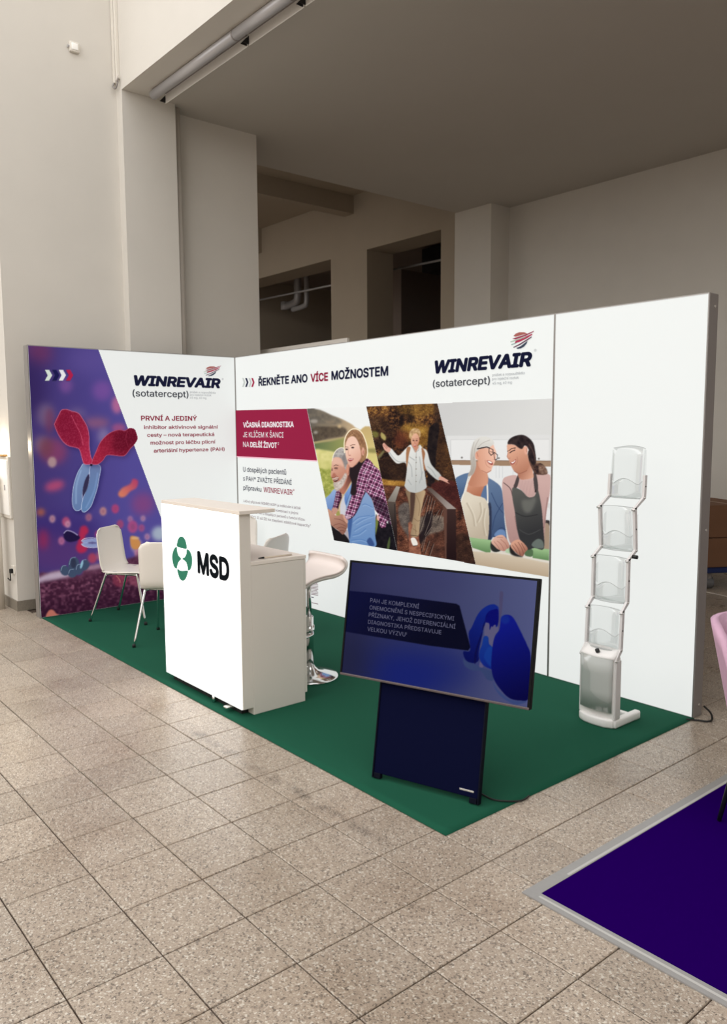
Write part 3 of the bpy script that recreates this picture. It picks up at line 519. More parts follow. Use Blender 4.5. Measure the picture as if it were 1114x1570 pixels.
def paint_kitchen():
    p = Pic(664, 604, 852, 892, 2.5, (214, 214, 212)); E_ = (670, 610, .16158); Fc = (690, 720, .14363); p.t = E_
    p.poly([(-50, -50), (1200, -50), (1200, 420), (-50, 420)], grad((205, 205, 204), (218, 218, 216), 690, 620, 800, 680), sm=False)
    p.poly([(90, 360), (1200, 350), (1200, 600), (120, 600)], (222, 222, 221), .5, sm=False)
    for y0, y1 in ((398, 590),):
        for a, b in ((130, 505), (530, 1060)): p.poly([(a, y0), (b, y0-6), (b, y1), (a+4, y1)], (230, 230, 229), .4, sm=False); p.line([(a, y1), (a, y0), (b, y0-6)], .7, (196, 196, 196), .4, .8)
    p.poly([(128, 592), (1100, 598), (1100, 655), (140, 636)], (158, 130, 106), .4, sm=False); p.line([(128, 594), (1100, 600)], .8, (122, 96, 78), .4); p.poly([(140, 636), (1100, 655), (1100, 1000), (180, 1000)], (228, 229, 229), .4, sm=False)
    for x in (560, 590, 620, 720): p.line([(x, 650), (x, 760)], .7, (198, 200, 202), .5, .9)
    for q in ((235, 567), (585, 572), (965, 577)): p.ell(q[0], q[1], 9, 9, (120, 116, 112), .35)
    p.t = Fc
    p.poly([(1000, 420), (1060, 420), (1060, 560), (1010, 560)], (226, 226, 226), .4); p.poly([(1000, 545), (1060, 545), (1060, 600), (1000, 600)], (60, 54, 54), .5); p.poly([(990, 600), (1060, 600), (1060, 860), (990, 860)], (164, 142, 122), .5)
    # table
    p.poly([(225, 830), (430, 858), (700, 900), (1060, 975), (1060, 1170), (270, 1020)], grad((206, 190, 168), (176, 154, 128), 760, 850, 755, 880), .4, sm=False); p.poly([(228, 835), (430, 860), (700, 905), (1060, 975), (1060, 1000), (700, 925), (440, 885), (235, 870)], (222, 216, 206), .8)
    # older woman: cardigan, neck, apron
    p.poly([(55, 115), (90, 70), (190, 35), (215, 60), (160, 230), (130, 330), (110, 350), (85, 250)], grad((92, 118, 152), (66, 88, 122), 700, 740, 704, 765))
    p.poly([(320, 300), (380, 80), (420, 95), (480, 130), (542, 192), (570, 330), (578, 520), (602, 720), (600, 780), (470, 720), (440, 745), (400, 745), (400, 350)], grad((98, 120, 152), (62, 80, 114), 740, 745, 775, 820))
    for l in [[(440, 250), (500, 380), (560, 460)], [(430, 400), (430, 560), (440, 730)], [(560, 360), (480, 500), (450, 640)], [(590, 640), (540, 620), (470, 690)]]: p.line(l, 1.3, (44, 60, 98), .8, .6, True)
    p.poly([(470, 690), (520, 640), (580, 650), (592, 720), (560, 705), (490, 712)], (112, 142, 186), .5, .9)
    p.poly([(405, 380), (440, 400), (436, 740), (402, 745)], (42, 46, 66), .6, .8)
    p.poly([(225, 70), (300, 20), (385, 20), (386, 110), (330, 305), (250, 280), (175, 240)], grad((203, 145, 118), (170, 104, 78), 725, 741, 735, 764)); p.line([(275, 60), (262, 160)], 1.6, (140, 82, 64), .9, .6); p.line([(320, 60), (300, 150)], 1.2, (150, 90, 70), .9, .5)
    p.poly([(325, 300), (375, 150), (385, 110), (392, 330)], (92, 116, 152), .4)
    p.poly([(158, 236), (250, 272), (402, 352), (402, 745), (300, 735), (205, 722), (150, 480), (112, 342)], grad((222, 212, 194), (190, 176, 156), 715, 770, 745, 815), .4)
    for l in [[(320, 360), (330, 460), (290, 560)], [(180, 360), (240, 480), (260, 600)], [(370, 420), (350, 560), (370, 700)]]: p.line(l, 2.4, (176, 162, 142), 1.6, .6, True); p.line([(a+16, b) for a, b in l], 1.6, (230, 222, 206), 1.4, .6, True)
    p.line([(220, 50), (180, 170), (160, 240)], 2.2, (228, 222, 212), .4); p.line([(205, 40), (150, 240), (118, 340)], 1.5, (232, 228, 220), .4); p.line([(386, 70), (398, 200), (402, 352)], 2.3, (230, 225, 216), .4)
    # rolling pin
    p.poly([(205, 722), (300, 735), (438, 752), (430, 884), (380, 882), (235, 832)], grad((150, 184, 134), (100, 136, 90), 735, 828, 733, 845), .35, sm=False); p.poly([(436, 770), (480, 800), (540, 860), (480, 880), (434, 850)], (44, 46, 44), .5); p.poly([(590, 840), (635, 830), (652, 865), (635, 895), (590, 880)], (176, 200, 166), .4)
    p.poly([(876, 828), (1060, 850), (1060, 972), (880, 942)], grad((150, 184, 134), (100, 136, 90), 820, 842, 818, 856), .35, sm=False); p.poly([(800, 850), (876, 850), (878, 925), (800, 915)], (84, 110, 78), .4); p.poly([(640, 800), (700, 890), (780, 930), (700, 925), (640, 890)], (40, 36, 36), .8)
    # left hand
    p.poly([(440, 770), (488, 712), (560, 698), (612, 755), (634, 825), (600, 850), (575, 872), (510, 850), (462, 805)], grad((226, 184, 166), (182, 132, 116), 755, 822, 775, 845), .35)
    for l in [[(500, 760), (545, 800), (575, 860)], [(540, 745), (590, 790), (615, 840)], [(470, 770), (510, 820), (530, 855)], [(500, 720), (560, 725)]]: p.line(l, .8, (146, 94, 84), .45, .7, True)
    # younger woman: sweater, apron
    p.poly([(558, 120), (600, 75), (700, 58), (740, 100), (880, 90), (935, 52), (1065, 58), (1065, 240), (1030, 440), (1010, 660), (1000, 760), (960, 400), (930, 230), (890, 300), (820, 290), (760, 220), (690, 190), (672, 300), (700, 480), (725, 680), (742, 752), (650, 795), (605, 640), (578, 450), (558, 250)], grad((204, 170, 164), (172, 136, 132), 790, 735, 780, 830))
    p.line([(570, 140), (640, 200), (665, 280)], 1.2, (60, 46, 50), .6, .8, True); p.line([(690, 500), (715, 640)], 1.6, (146, 112, 110), 1, .7); p.line([(1040, 300), (1020, 450), (1000, 620)], 1.6, (142, 108, 104), 1, .7)
    for x in range(745, 900, 14): p.line([(x, 120), (x+4, 280)], .4, (168, 132, 130), .4, .6)
    p.poly([(668, 190), (760, 222), (830, 292), (900, 282), (932, 205), (972, 380), (992, 600), (1000, 842), (900, 835), (820, 855), (752, 765), (715, 640), (690, 450), (664, 300)], grad((88, 88, 84), (52, 52, 54), 795, 755, 815, 815), .4)
    p.poly([(765, 330), (860, 320), (890, 290), (915, 330), (860, 450), (790, 450)], (116, 116, 110), 2, .7); p.poly([(870, 795), (930, 740), (985, 760), (995, 838), (900, 832)], (108, 118, 112), .6, .9); p.line([(700, 460), (800, 500), (930, 480)], 1.6, (40, 40, 42), 1.2, .6, True); p.line([(740, 640), (840, 690), (960, 640)], 1.5, (80, 80, 80), 1.2, .6, True)
    p.poly([(676, 185), (690, 140), (720, 60), (742, 60), (730, 140), (706, 196)], (78, 68, 68), .35); p.poly([(886, 50), (916, 40), (940, 200), (906, 240)], (76, 68, 68), .35); p.line([(912, 215), (905, 240)], 1.2, (40, 34, 34), .4)
    p.poly([(645, 800), (680, 760), (735, 748), (790, 790), (828, 845), (800, 880), (775, 925), (720, 900), (660, 845)], grad((212, 158, 134), (150, 98, 82), 790, 832, 800, 852), .35)
    for l in [[(690, 790), (730, 850), (750, 915)], [(725, 775), (765, 840), (785, 905)], [(665, 810), (700, 860), (715, 895)], [(760, 785), (800, 860)]]: p.line(l, .8, (104, 60, 52), .45, .8, True)
    # heads
    p.t = E_
    p.poly([(360, 600), (470, 700), (468, 830), (300, 830), (335, 730)], grad((190, 130, 104), (210, 152, 126), 725, 725, 745, 728))
    p.poly([(384, 486), (480, 466), (528, 440), (546, 480), (562, 520), (556, 580), (542, 622), (522, 662), (512, 692), (470, 716), (424, 694), (392, 645), (384, 590), (366, 545)], grad((214, 156, 130), (238, 190, 168), 730, 705, 758, 700))
    p.poly([(290, 740), (320, 670), (314, 560), (324, 480), (350, 410), (400, 374), (470, 370), (522, 394), (542, 430), (524, 450), (486, 474), (430, 474), (392, 496), (362, 545), (372, 640), (342, 725)], grad((222, 220, 214), (176, 166, 156), 735, 672, 726, 722))
    for l in [[(350, 420), (330, 520), (332, 640), (310, 730)], [(400, 390), (360, 470), (350, 600)], [(500, 400), (430, 430), (380, 480)], [(345, 560), (350, 650), (325, 730)]]: p.line(l, .8, (156, 146, 138), .6, .6, True)
    p.ell(378, 548, 17, 40, (222, 160, 136), .45); p.line([(378, 520), (388, 560)], .8, (164, 100, 82), .4, .8)
    p.line([(382, 484), (470, 466), (498, 476)], 1.7, (42, 34, 38), .35); p.line([(498, 476), (530, 492), (532, 530), (512, 546), (492, 520), (494, 480)], 1.1, (44, 36, 40), .35); p.line([(540, 516), (572, 540), (570, 580), (550, 590), (542, 560), (540, 516)], 1.1, (44, 36, 40), .35); p.line([(506, 510), (526, 516)], .8, (110, 76, 66), .4)
    p.line([(536, 540), (552, 580), (530, 582)], .8, (190, 128, 108), .5, .7); p.poly([(472, 594), (505, 598), (524, 612), (528, 634), (506, 634), (482, 614)], (150, 66, 64), .35); p.poly([(478, 598), (505, 602), (520, 614), (514, 622), (490, 612)], (250, 246, 240), .3); p.line([(455, 590), (470, 640), (505, 664)], .9, (186, 122, 104), .6, .6, True); p.line([(424, 690), (470, 712), (510, 690)], 1.1, (166, 108, 90), .8, .7)
    # younger head
    p.poly([(770, 690), (870, 600), (915, 735), (905, 760), (860, 772), (785, 770)], grad((176, 120, 98), (214, 160, 136), 800, 722, 815, 730))
    p.poly([(870, 500), (930, 560), (940, 620), (985, 620), (1030, 665), (1045, 720), (985, 730), (930, 722), (895, 660), (862, 570)], mottled((38, 28, 30), (104, 76, 64), 4)); p.poly([(960, 640), (1020, 650), (1048, 715), (985, 724)], mottled((110, 82, 70), (172, 140, 118), 3), .8, .8)
    p.poly([(670, 440), (740, 448), (800, 482), (830, 462), (862, 560), (872, 640), (850, 690), (780, 720), (732, 694), (702, 645), (684, 596), (664, 562), (668, 520), (663, 480)], grad((222, 168, 142), (184, 126, 102), 785, 690, 802, 722))
    p.poly([(668, 436), (680, 400), (722, 368), (800, 350), (862, 374), (912, 430), (932, 520), (938, 612), (905, 640), (872, 560), (868, 490), (832, 452), (806, 486), (770, 472), (735, 446), (690, 440)], mottled((34, 27, 30), (58, 46, 46), 5)); p.line([(872, 440), (915, 520), (930, 600)], 1.4, (104, 78, 70), .9, .6, True)
    p.ell(842, 497, 17, 40, (224, 168, 146), .45); p.line([(846, 480), (850, 515)], .8, (160, 104, 88), .4, .8)
    p.line([(686, 500), (706, 482), (742, 476)], 1.2, (56, 40, 40), .4, .9, True); p.line([(690, 522), (708, 508), (738, 496)], 1.4, (44, 32, 34), .4, .95, True); p.line([(668, 510), (674, 500)], 1., (60, 44, 44), .4); p.line([(674, 520), (664, 556), (676, 576), (694, 570)], .8, (166, 106, 88), .5, .8)
    p.poly([(696, 612), (722, 604), (748, 580), (742, 610), (722, 630), (704, 632)], (158, 76, 72), .35); p.poly([(702, 612), (724, 606), (742, 590), (736, 606), (716, 622)], (248, 242, 236), .3); p.line([(758, 560), (764, 600), (745, 640)], .9, (166, 108, 90), .6, .6, True); p.line([(732, 694), (780, 718), (850, 690)], 1.2, (146, 92, 76), .9, .7, True)
    return p

def paint_cells():
    p = Pic(36, 520, 300, 960, 2, (74, 66, 132)); G = (40, 520, .17953); H = (70, 610, .13465); I = (45, 740, .193)
    p.poly([(30, 500), (310, 500), (310, 980), (30, 980)], grad((66, 52, 112), (84, 76, 150), 50, 620, 200, 620), sm=False)
    p.t = G
    p.ell(110, 110, 110, 110, (112, 52, 92), 9, .8); p.ell(40, 420, 130, 260, (48, 34, 84), 12, .7); p.ell(560, 180, 220, 120, (98, 82, 152), 12, .6); p.ell(340, 395, 55, 65, (120, 78, 146), 4, .8); p.ell(650, 440, 85, 85, (122, 80, 156), 5, .8); p.ell(775, 560, 45, 75, (196, 110, 150), 3, .8)
    p.ell(165, 650, 70, 100, (122, 100, 130), 6, .8); p.ell(200, 700, 40, 110, (112, 56, 88), 4, .7); p.ell(130, 900, 60, 70, (150, 120, 130), 6, .7); p.ell(240, 960, 110, 110, (136, 62, 100), 6, .8); p.ell(170, 930, 60, 90, (112, 62, 76), 5, .7); p.ell(222, 1050, 38, 46, (176, 146, 146), 1.6, .9); p.ell(600, 715, 110, 45, (150, 92, 120), 5, .75); p.ell(430, 640, 80, 50, (120, 100, 140), 5, .6); p.ell(660, 830, 50, 70, (152, 136, 168), 4, .6); p.ell(790, 760, 60, 40, (178, 84, 126), 3, .7)
    p.t = I
    p.ell(240, 380, 330, 140, (58, 42, 112), 10, .7); p.ell(240, 560, 300, 140, (84, 52, 112), 10, .8); p.ell(900, 170, 90, 90, (150, 66, 116), 6, .6); p.ell(200, 25, 80, 40, (186, 76, 112), 4, .85, -15); p.ell(90, 235, 34, 30, (176, 96, 70), 3, .8); p.ell(110, 450, 40, 80, (150, 42, 82), 5, .8)
    for x, y, r, c in [(182, 288, 30, (198, 150, 156)), (290, 310, 38, (190, 80, 116)), (305, 330, 28, (206, 150, 172)), (255, 462, 32, (192, 112, 150)), (585, 228, 34, (202, 142, 134)), (682, 208, 36, (190, 66, 112)), (470, 275, 32, (166, 104, 128)), (800, 290, 26, (176, 120, 160)), (902, 285, 24, (188, 142, 170)), (935, 430, 26, (190, 140, 172)), (820, 350, 50, (178, 76, 126)), (890, 360, 30, (170, 80, 130)), (545, 410, 30, (186, 66, 116)), (850, 500, 60, (150, 128, 172)), (860, 560, 34, (198, 130, 150)), (720, 330, 34, (170, 70, 110))]:
        p.ell(x, y, r*.8, r, c, 1.6, .85); p.ell(x, y, r*.35, r*.5, (118, 70, 110), 1.2, .45)
    p.poly([(705, 85), (740, 40), (800, 10), (820, -30), (862, -15), (850, 40), (800, 70), (760, 110), (720, 115)], grad((212, 122, 98), (178, 66, 104), 185, 757, 207, 735), 1.4); p.ell(1030, 405, 60, 58, (172, 186, 200), 3, .9)
    p.poly([(395, 400), (410, 350), (450, 345), (470, 390), (440, 430), (460, 500), (450, 545), (400, 560), (370, 520), (385, 470)], (178, 42, 78), 1.6, .95)
    p.poly([(272, 410), (290, 380), (340, 392), (400, 430), (380, 458), (320, 472), (280, 450)], (32, 22, 62), .8); p.line([(275, 400), (300, 380), (345, 392), (380, 415)], 1.8, (160, 150, 190), 1, .85, True)
    for dy, ry in ((466, 22), (490, 24)): p.ell(497, dy, 84, ry, (152, 164, 204), .6); p.ell(497, dy, 68, ry*.5, (130, 140, 190), .9, .7)
    p.line([(412, 462), (440, 443), (500, 438), (570, 450)], .9, (218, 224, 240), .5, .9, True); p.line([(412, 486), (440, 508), (500, 516), (570, 508)], .9, (206, 212, 234), .5, .9, True); p.ell(500, 478, 36, 8, (96, 92, 140), .6)
    p.poly([(800, 430), (840, 428), (880, 470), (872, 520), (830, 530), (805, 500)], (202, 140, 82), 1); p.ell(840, 440, 34, 12, (220, 176, 130), 1, .8)
    # ground
    p.poly([(60, 760), (160, 715), (260, 700), (400, 735), (450, 668), (600, 640), (760, 610), (900, 560), (1200, 430), (1400, 400), (1400, 1200), (60, 1200)], mottled((78, 40, 64), (104, 60, 84), 6), 1.6)
    p.poly([(60, 765), (160, 718), (260, 702), (340, 735), (240, 765), (70, 805)], (192, 176, 196), 2.2, .9); p.poly([(440, 690), (480, 660), (590, 640), (640, 660), (520, 690)], (178, 144, 166), 2, .8)
    p.poly([(60, 820), (400, 760), (1400, 560), (1400, 1200), (60, 1200)], lambda X, Y: mix((62, 28, 50), (128, 78, 102), np.clip(vnoise(X, Y*1.2, 3.4, 4)*vnoise(X+40, Y, 4.1, 8)*1.7-.15, 0, 1)), 3, .9)
    p.poly([(60, 960), (700, 880), (1400, 760), (1400, 1200), (60, 1200)], (34, 10, 30), 9, .45)
    for x, y, rx, ry, r in [(352, 650, 44, 60, 10), (280, 698, 36, 42, -30), (440, 655, 34, 46, 30), (340, 720, 36, 34, 0), (395, 690, 30, 44, 25)]: p.ell(x, y, rx, ry, (64, 78, 104), .6, 1, r); p.line([(x-rx*.8, y), (x-rx*.5, y-ry*.8), (x+rx*.3, y-ry*.95)], .9, (146, 166, 190), .6, .8, True)
    p.ell(415, 650, 10, 34, (150, 196, 216), .6, .9, 15); p.ell(350, 640, 22, 40, (46, 50, 72), .8, .8)
    p.ell(500, 600, 36, 40, (170, 66, 92), 1.6, .9); p.ell(560, 580, 30, 40, (180, 96, 120), 1.6, .7); p.ell(720, 770, 60, 60, (146, 60, 82), 1.5, .7); p.ell(835, 770, 50, 50, (140, 70, 92), 1.5, .7)
    p.poly([(130, 1060), (155, 1015), (185, 1010), (215, 1040), (240, 1055), (150, 1070)], (186, 110, 96), .8); p.line([(690, 740), (715, 770), (720, 795)], .9, (206, 140, 120), .6, .8, True)
    # antibody
    p.t = H
    for o in (14,): p.poly([(410, 770), (640, 790), (620, 1000), (560, 1220), (430, 1320), (310, 1280), (310, 1050)], (40, 34, 92), 3, .6)
    def lobe(pts, c1, c2, rim, g): p.poly(pts, grad(c1, c2, *g), .5); p.line(pts+[pts[0]], .9, rim, .5, .85, True)
    bl = [(420, 755), (400, 790), (365, 850), (330, 950), (308, 1060), (302, 1180), (315, 1250), (350, 1285), (400, 1265), (420, 1180), (415, 1110), (440, 990), (490, 870), (500, 800), (490, 755)]
    br = [(510, 770), (560, 750), (610, 768), (625, 810), (605, 920), (585, 1030), (550, 1140), (510, 1240), (440, 1302), (405, 1265), (415, 1180), (440, 1100), (480, 1000), (500, 890), (498, 820)]
    lobe(bl, (122, 146, 186), (100, 124, 170), (190, 206, 232), (110, 720, 130, 780)); lobe(br, (106, 126, 170), (98, 132, 178), (190, 206, 232), (135, 720, 140, 780))
    p.line([(400, 830), (350, 1000), (345, 1200)], 2.4, (150, 176, 214), 2, .6, True); p.line([(590, 860), (550, 1060), (460, 1250)], 2.4, (128, 156, 204), 2, .6, True)
    p.poly([(485, 870), (496, 900), (490, 960), (470, 1040), (430, 1110), (418, 1100), (425, 1020), (450, 930)], (52, 48, 78), .5)
    rl = [(98, 300), (150, 190), (180, 140), (230, 130), (290, 150), (370, 175), (420, 240), (470, 330), (492, 430), (495, 560), (510, 660), (528, 715), (520, 750), (440, 752), (412, 680), (385, 590), (340, 565), (260, 545), (200, 500), (140, 410)]
    rr = [(535, 700), (570, 620), (620, 510), (690, 430), (760, 385), (840, 365), (900, 375), (950, 345), (1010, 355), (1035, 410), (1045, 470), (1010, 530), (960, 580), (900, 655), (830, 660), (700, 650), (650, 710), (590, 755), (525, 750)]
    p.poly([(a+26, b+34) for a, b in rl], (40, 32, 88), 3, .45); p.poly([(a+22, b+34) for a, b in rr], (58, 40, 84), 3, .4)
    lobe(rl, (134, 26, 54), (186, 46, 80), (222, 120, 146), (95, 650, 140, 705)); lobe(rr, (176, 40, 68), (106, 18, 40), (206, 96, 122), (150, 700, 200, 670))
    p.poly([(190, 190), (290, 180), (360, 330), (410, 480), (400, 560), (260, 520), (150, 380)], (120, 18, 48), 2.2, .6); p.poly([(800, 400), (920, 400), (1000, 440), (960, 540), (860, 620), (760, 560)], (96, 14, 36), 2.6, .65)
    p.line([(290, 200), (350, 320), (400, 420), (425, 540)], 1., (206, 88, 116), .7, .8, True); p.line([(930, 380), (910, 460), (940, 560)], .9, (160, 54, 80), .8, .7, True)
    p.poly(rl, lambda X, Y: mix((120, 16, 46), (214, 100, 130), np.clip(vnoise(X, Y, 1.5, 3)*1.6-.5, 0, 1)), .5, .2); p.poly(rr, lambda X, Y: mix((90, 10, 34), (196, 84, 112), np.clip(vnoise(X, Y, 1.5, 6)*1.6-.6, 0, 1)), .5, .2)
    p.ell(518, 765, 13, 12, (28, 16, 30), .4)
    # chevrons
    p.t = G
    for x, c in ((160, (214, 224, 214)), (222, (28, 26, 78)), (278, (232, 232, 236)), (340, (172, 34, 76))):
        q = [(x, 262), (x+36, 262), (x+62, 308), (x+36, 354), (x, 354), (x+24, 308)]; p.poly([(a-3, b+5) for a, b in q], (52, 44, 80), .5, .7, False); p.poly(q, c, .25, 1, False)
    return p

def paint_slide():
    p = Pic(512, 852, 836, 1100, 2, (56, 58, 102)); J = (515, 855, .28725); K = (700, 890, .12745); p.t = J
    p.poly([(0, 0), (1200, 0), (1200, 900), (0, 900)], grad((44, 46, 84), (92, 98, 144), 540, 960, 830, 930), sm=False)
    p.ell(420, 600, 330, 150, (22, 34, 116), 22, .8); p.ell(380, 640, 180, 80, (14, 30, 126), 16, .5); p.ell(60, 560, 120, 160, (34, 36, 66), 20, .8); p.ell(420, 120, 300, 50, (66, 66, 112), 14, .6)
    p.poly([(30, 174), (200, 188), (640, 246), (658, 256), (716, 478), (704, 496), (500, 470), (30, 392)], grad((10, 14, 58), (4, 6, 32), 560, 910, 640, 990), .35, sm=False)
    p.line([(52, 598), (180, 615)], .9, (34, 38, 66), .4, .6)
    p.t = K
    p.poly([(75, 930), (100, 960), (200, 1000), (290, 1040), (330, 1060), (420, 1090), (440, 1200), (360, 1190), (290, 1090), (180, 1080), (90, 1020)], (58, 72, 118), .5); p.poly([(435, 1210), (480, 1300), (620, 1420), (740, 1450), (835, 1440), (820, 1470), (700, 1492), (560, 1420), (460, 1310)], (62, 78, 130), .5)
    p.poly([(515, 150), (535, 132), (556, 150), (545, 330), (530, 440), (505, 580), (490, 560), (505, 400)], (82, 78, 116), .35)
    p.poly([(140, 640), (180, 560), (250, 410), (330, 325), (420, 285), (475, 300), (502, 340), (498, 480), (480, 560), (400, 600), (330, 540), (310, 640), (265, 850), (262, 960), (200, 992), (120, 970), (80, 900), (82, 850), (160, 840)], grad((14, 40, 140), (4, 12, 88), 745, 935, 712, 1010), .4)
    p.poly([(345, 440), (380, 375), (440, 350), (498, 356), (494, 520), (440, 560), (400, 590), (350, 520)], (4, 8, 112), .4); p.poly([(330, 540), (350, 440), (370, 400), (310, 560), (300, 660), (250, 830), (230, 985), (205, 985), (215, 870), (270, 700), (310, 600)], (4, 6, 74), .5, .9)
    p.poly([(330, 660), (340, 520), (365, 508), (390, 525), (392, 600), (415, 552), (428, 560), (448, 535), (465, 535), (470, 560), (495, 560), (495, 610), (460, 650), (440, 720), (425, 800), (390, 780), (380, 690)], (100, 96, 132), .35); p.poly([(268, 1030), (280, 980), (315, 1020), (315, 1045), (285, 1048)], (98, 92, 132), .35)
    p.poly([(318, 690), (345, 665), (378, 685), (386, 760), (420, 795), (445, 860), (430, 1050), (380, 1055), (310, 1010), (270, 930), (272, 850), (300, 780)], grad((18, 58, 150), (12, 34, 132), 737, 985, 755, 1020), .35); p.poly([(380, 800), (430, 820), (425, 1040), (340, 960), (330, 890)], (22, 70, 160), .8, .6)
    p.poly([(530, 460), (560, 422), (610, 412), (660, 430), (710, 500), (790, 660), (850, 790), (885, 900), (880, 1200), (860, 1420), (770, 1445), (640, 1420), (540, 1330), (450, 1200), (415, 1060), (418, 900), (440, 730), (470, 650), (510, 590)], grad((12, 24, 140), (2, 2, 70), 765, 960, 800, 1068), .4)
    p.ell(580, 470, 55, 52, (20, 48, 148), 1, .75)
    return p

# ================================================================= the building
C_Z = 4.857
struct('wall_left', box(-3.2, -.43, -2.11, -.979, 0, 9), 'plaster')
struct('trim_1', box(-1.3, -.309, -.979, -.43, 0, C_Z), 'plaster')          # pilaster under the gallery beam
struct('wall_left', box(-1.35, -.52, -.43, .64, 0, C_Z), 'plaster')
struct('wall_upper', box(-.43, 12, -.979, -.70, C_Z, 9), 'plaster')         # gallery front
struct('ceiling', box(-1.35, 12, -.70, 5.6, C_Z, 5.9), 'ceiling')
struct('wall_back', box(-.66, 12, 5.06, 5.6, 0, C_Z), 'plaster')
struct('trim_2', box(-1.373, -.66, 4.66, 5.6, 0, C_Z), 'plaster')           # pilaster at the end of the back wall
struct('wall_right', box(12, 12.3, -.979, 5.6, 0, 5.9), 'plaster')
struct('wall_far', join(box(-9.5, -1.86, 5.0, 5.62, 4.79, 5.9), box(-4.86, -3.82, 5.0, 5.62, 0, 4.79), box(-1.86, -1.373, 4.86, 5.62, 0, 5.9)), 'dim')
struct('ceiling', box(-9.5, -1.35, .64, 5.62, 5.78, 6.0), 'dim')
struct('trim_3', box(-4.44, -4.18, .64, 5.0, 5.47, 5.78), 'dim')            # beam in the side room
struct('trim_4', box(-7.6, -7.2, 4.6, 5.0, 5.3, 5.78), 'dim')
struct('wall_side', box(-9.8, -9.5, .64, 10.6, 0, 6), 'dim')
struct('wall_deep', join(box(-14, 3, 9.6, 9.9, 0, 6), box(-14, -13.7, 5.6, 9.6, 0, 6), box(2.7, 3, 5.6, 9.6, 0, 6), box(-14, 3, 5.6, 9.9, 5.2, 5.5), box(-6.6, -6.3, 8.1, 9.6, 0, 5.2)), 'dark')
struct('baseboard_left', join(box(-3.2, -.418, -2.122, -2.11, 0, .095), box(-.43, -.418, -2.11, -.979, 0, .095)), 'skirt')
struct('baseboard_back', box(-.66, 12, 5.045, 5.06, 0, .1), 'skirt')

struct('wall_front', box(-14, 16, -12.3, -12, 0, 9), 'plaster'); struct('wall_hall_left', box(-14.3, -14, -12, 10, 0, 9), 'plaster'); struct('wall_hall_right', box(16, 16.3, -12, 10, 0, 9), 'plaster')     # the rest of the hall round the camera
# floor: slab with recessed joints and one object per tile near the camera
fl = struct('floor', box(-14, 16, -16, 10, -.3, -.007), 'grout')
def tile_bm(x, y, w_, z=0., b=.0022, t=.012):
    h = w_/2; a = [(x+sx*h, y+sy*h, z-b) for sx, sy in ((-1, -1), (1, -1), (1, 1), (-1, 1))]; c = [(x+sx*(h-b), y+sy*(h-b), z) for sx, sy in ((-1, -1), (1, -1), (1, 1), (-1, 1))]; d = [(x+sx*h, y+sy*h, z-t) for sx, sy in ((-1, -1), (1, -1), (1, 1), (-1, 1))]
    return a+c+d, [(4, 5, 6, 7)]+[(i, (i+1) % 4, 4+(i+1) % 4, 4+i) for i in range(4)]+[(8+i, 8+(i+1) % 4, (i+1) % 4, i) for i in range(4)]
cells = []
for i in range(-40, 25):
    for j in range(-32, 41):
        x, y = TX+(i+.5)*TILE, TY+(j+.5)*TILE
        if y > 5.0 and x > -9: continue
        if x < -.43 and -2.11 < y < .64 and x > -3.2: continue
        px, py = pix((x, y, 0)); inz = (np.array((x, y, 0))-CAM)@FX > .5
        vis = inz and -45 < px < 1160 and py < 1625 and not (.16 < x < 4.84 and -1.87 < y < 0) and not (x > 5.7 and -1.9 < y < .2) and y < 4.2
        if vis and y > .2 and not (px > 1070): vis = False
        if x < -.1 and y > -.9: vis = False
        cells.append((not vis, np.hypot(x-CAM[0], y-CAM[1]), x, y))
cells.sort(); me0 = None; rest = []
for k, (hid, d, x, y) in enumerate(cells):
    if hid or k >= 300: rest.append(tile_bm(x, y, TILE-.005)); continue
    if me0 is None: o = obj('tile', tile_bm(0, 0, TILE-.005), 'tile', fl); me0 = o.data
    else: o = bpy.data.objects.new('tile', me0); COL.objects.link(o); o.parent = fl
    o.location = (x, y, 0); o.rotation_euler = (random.uniform(-.0012, .0012), random.uniform(-.0012, .0012), random.uniform(-.003, .003))
r_ = obj('tile_field', join(*rest), 'tile', fl); r_['kind'] = 'stuff'

# fittings on the building
def luminaire(label, x, L):
    t = thing('strip_luminaire', label, 'light fitting', (x, -.74, C_Z), 0, 'strip lights under the beam'); obj('housing', tube([(0, 0, -.045), (L, 0, -.045)], .043, 14), 'lamp', t, True); obj('mounting_rail', rbox(.02, L-.02, -.02, .12, -.012, 0, .002), 'alud', t)
    obj('reflector', rbox(.0, L-.02, .118, .128, -.092, -.004, .003), 'lampw', t)
    for a in (0, L-.03): obj('end_cap', prism([(a, .06, -.084), (a, .118, -.086), (a, .118, -.02)], (.008, 0, 0)), 'black', t)
    obj('joint', lathe([(.046, -.006), (.046, .006)], 14), 'alud', t, True).matrix_basis = Matrix.Translation((L, 0, -.045)) @ Matrix.Rotation(PI/2, 4, 'Y')
luminaire('unlit fluorescent strip light under the beam, starting beside the pilaster', -.137, 1.497); luminaire('second unlit strip light of the beam, nearer the top edge of the photo', 1.363, .78); luminaire('last strip light of the beam, cut off by the top edge of the photo', 2.146, 1.5)
tag(obj('drain_pipe', tube([(-.405, -.372, 0), (-.405, -.372, C_Z)], .037, 16), 'pipe', None, True), 'cream painted vertical pipe in the corner beside the pilaster', 'pipe')
t = thing('cable_trunking', 'white vertical cable trunking with torn lower end beside the gallery front', 'cable trunking', (-.40, -.979, 4.93))
obj('channel', rbox(-.025, .022, -.035, 0, 0, 4, .004), 'enamel', t); obj('channel', rbox(.03, .062, -.03, 0, .03, 4, .004), 'enamel', t)
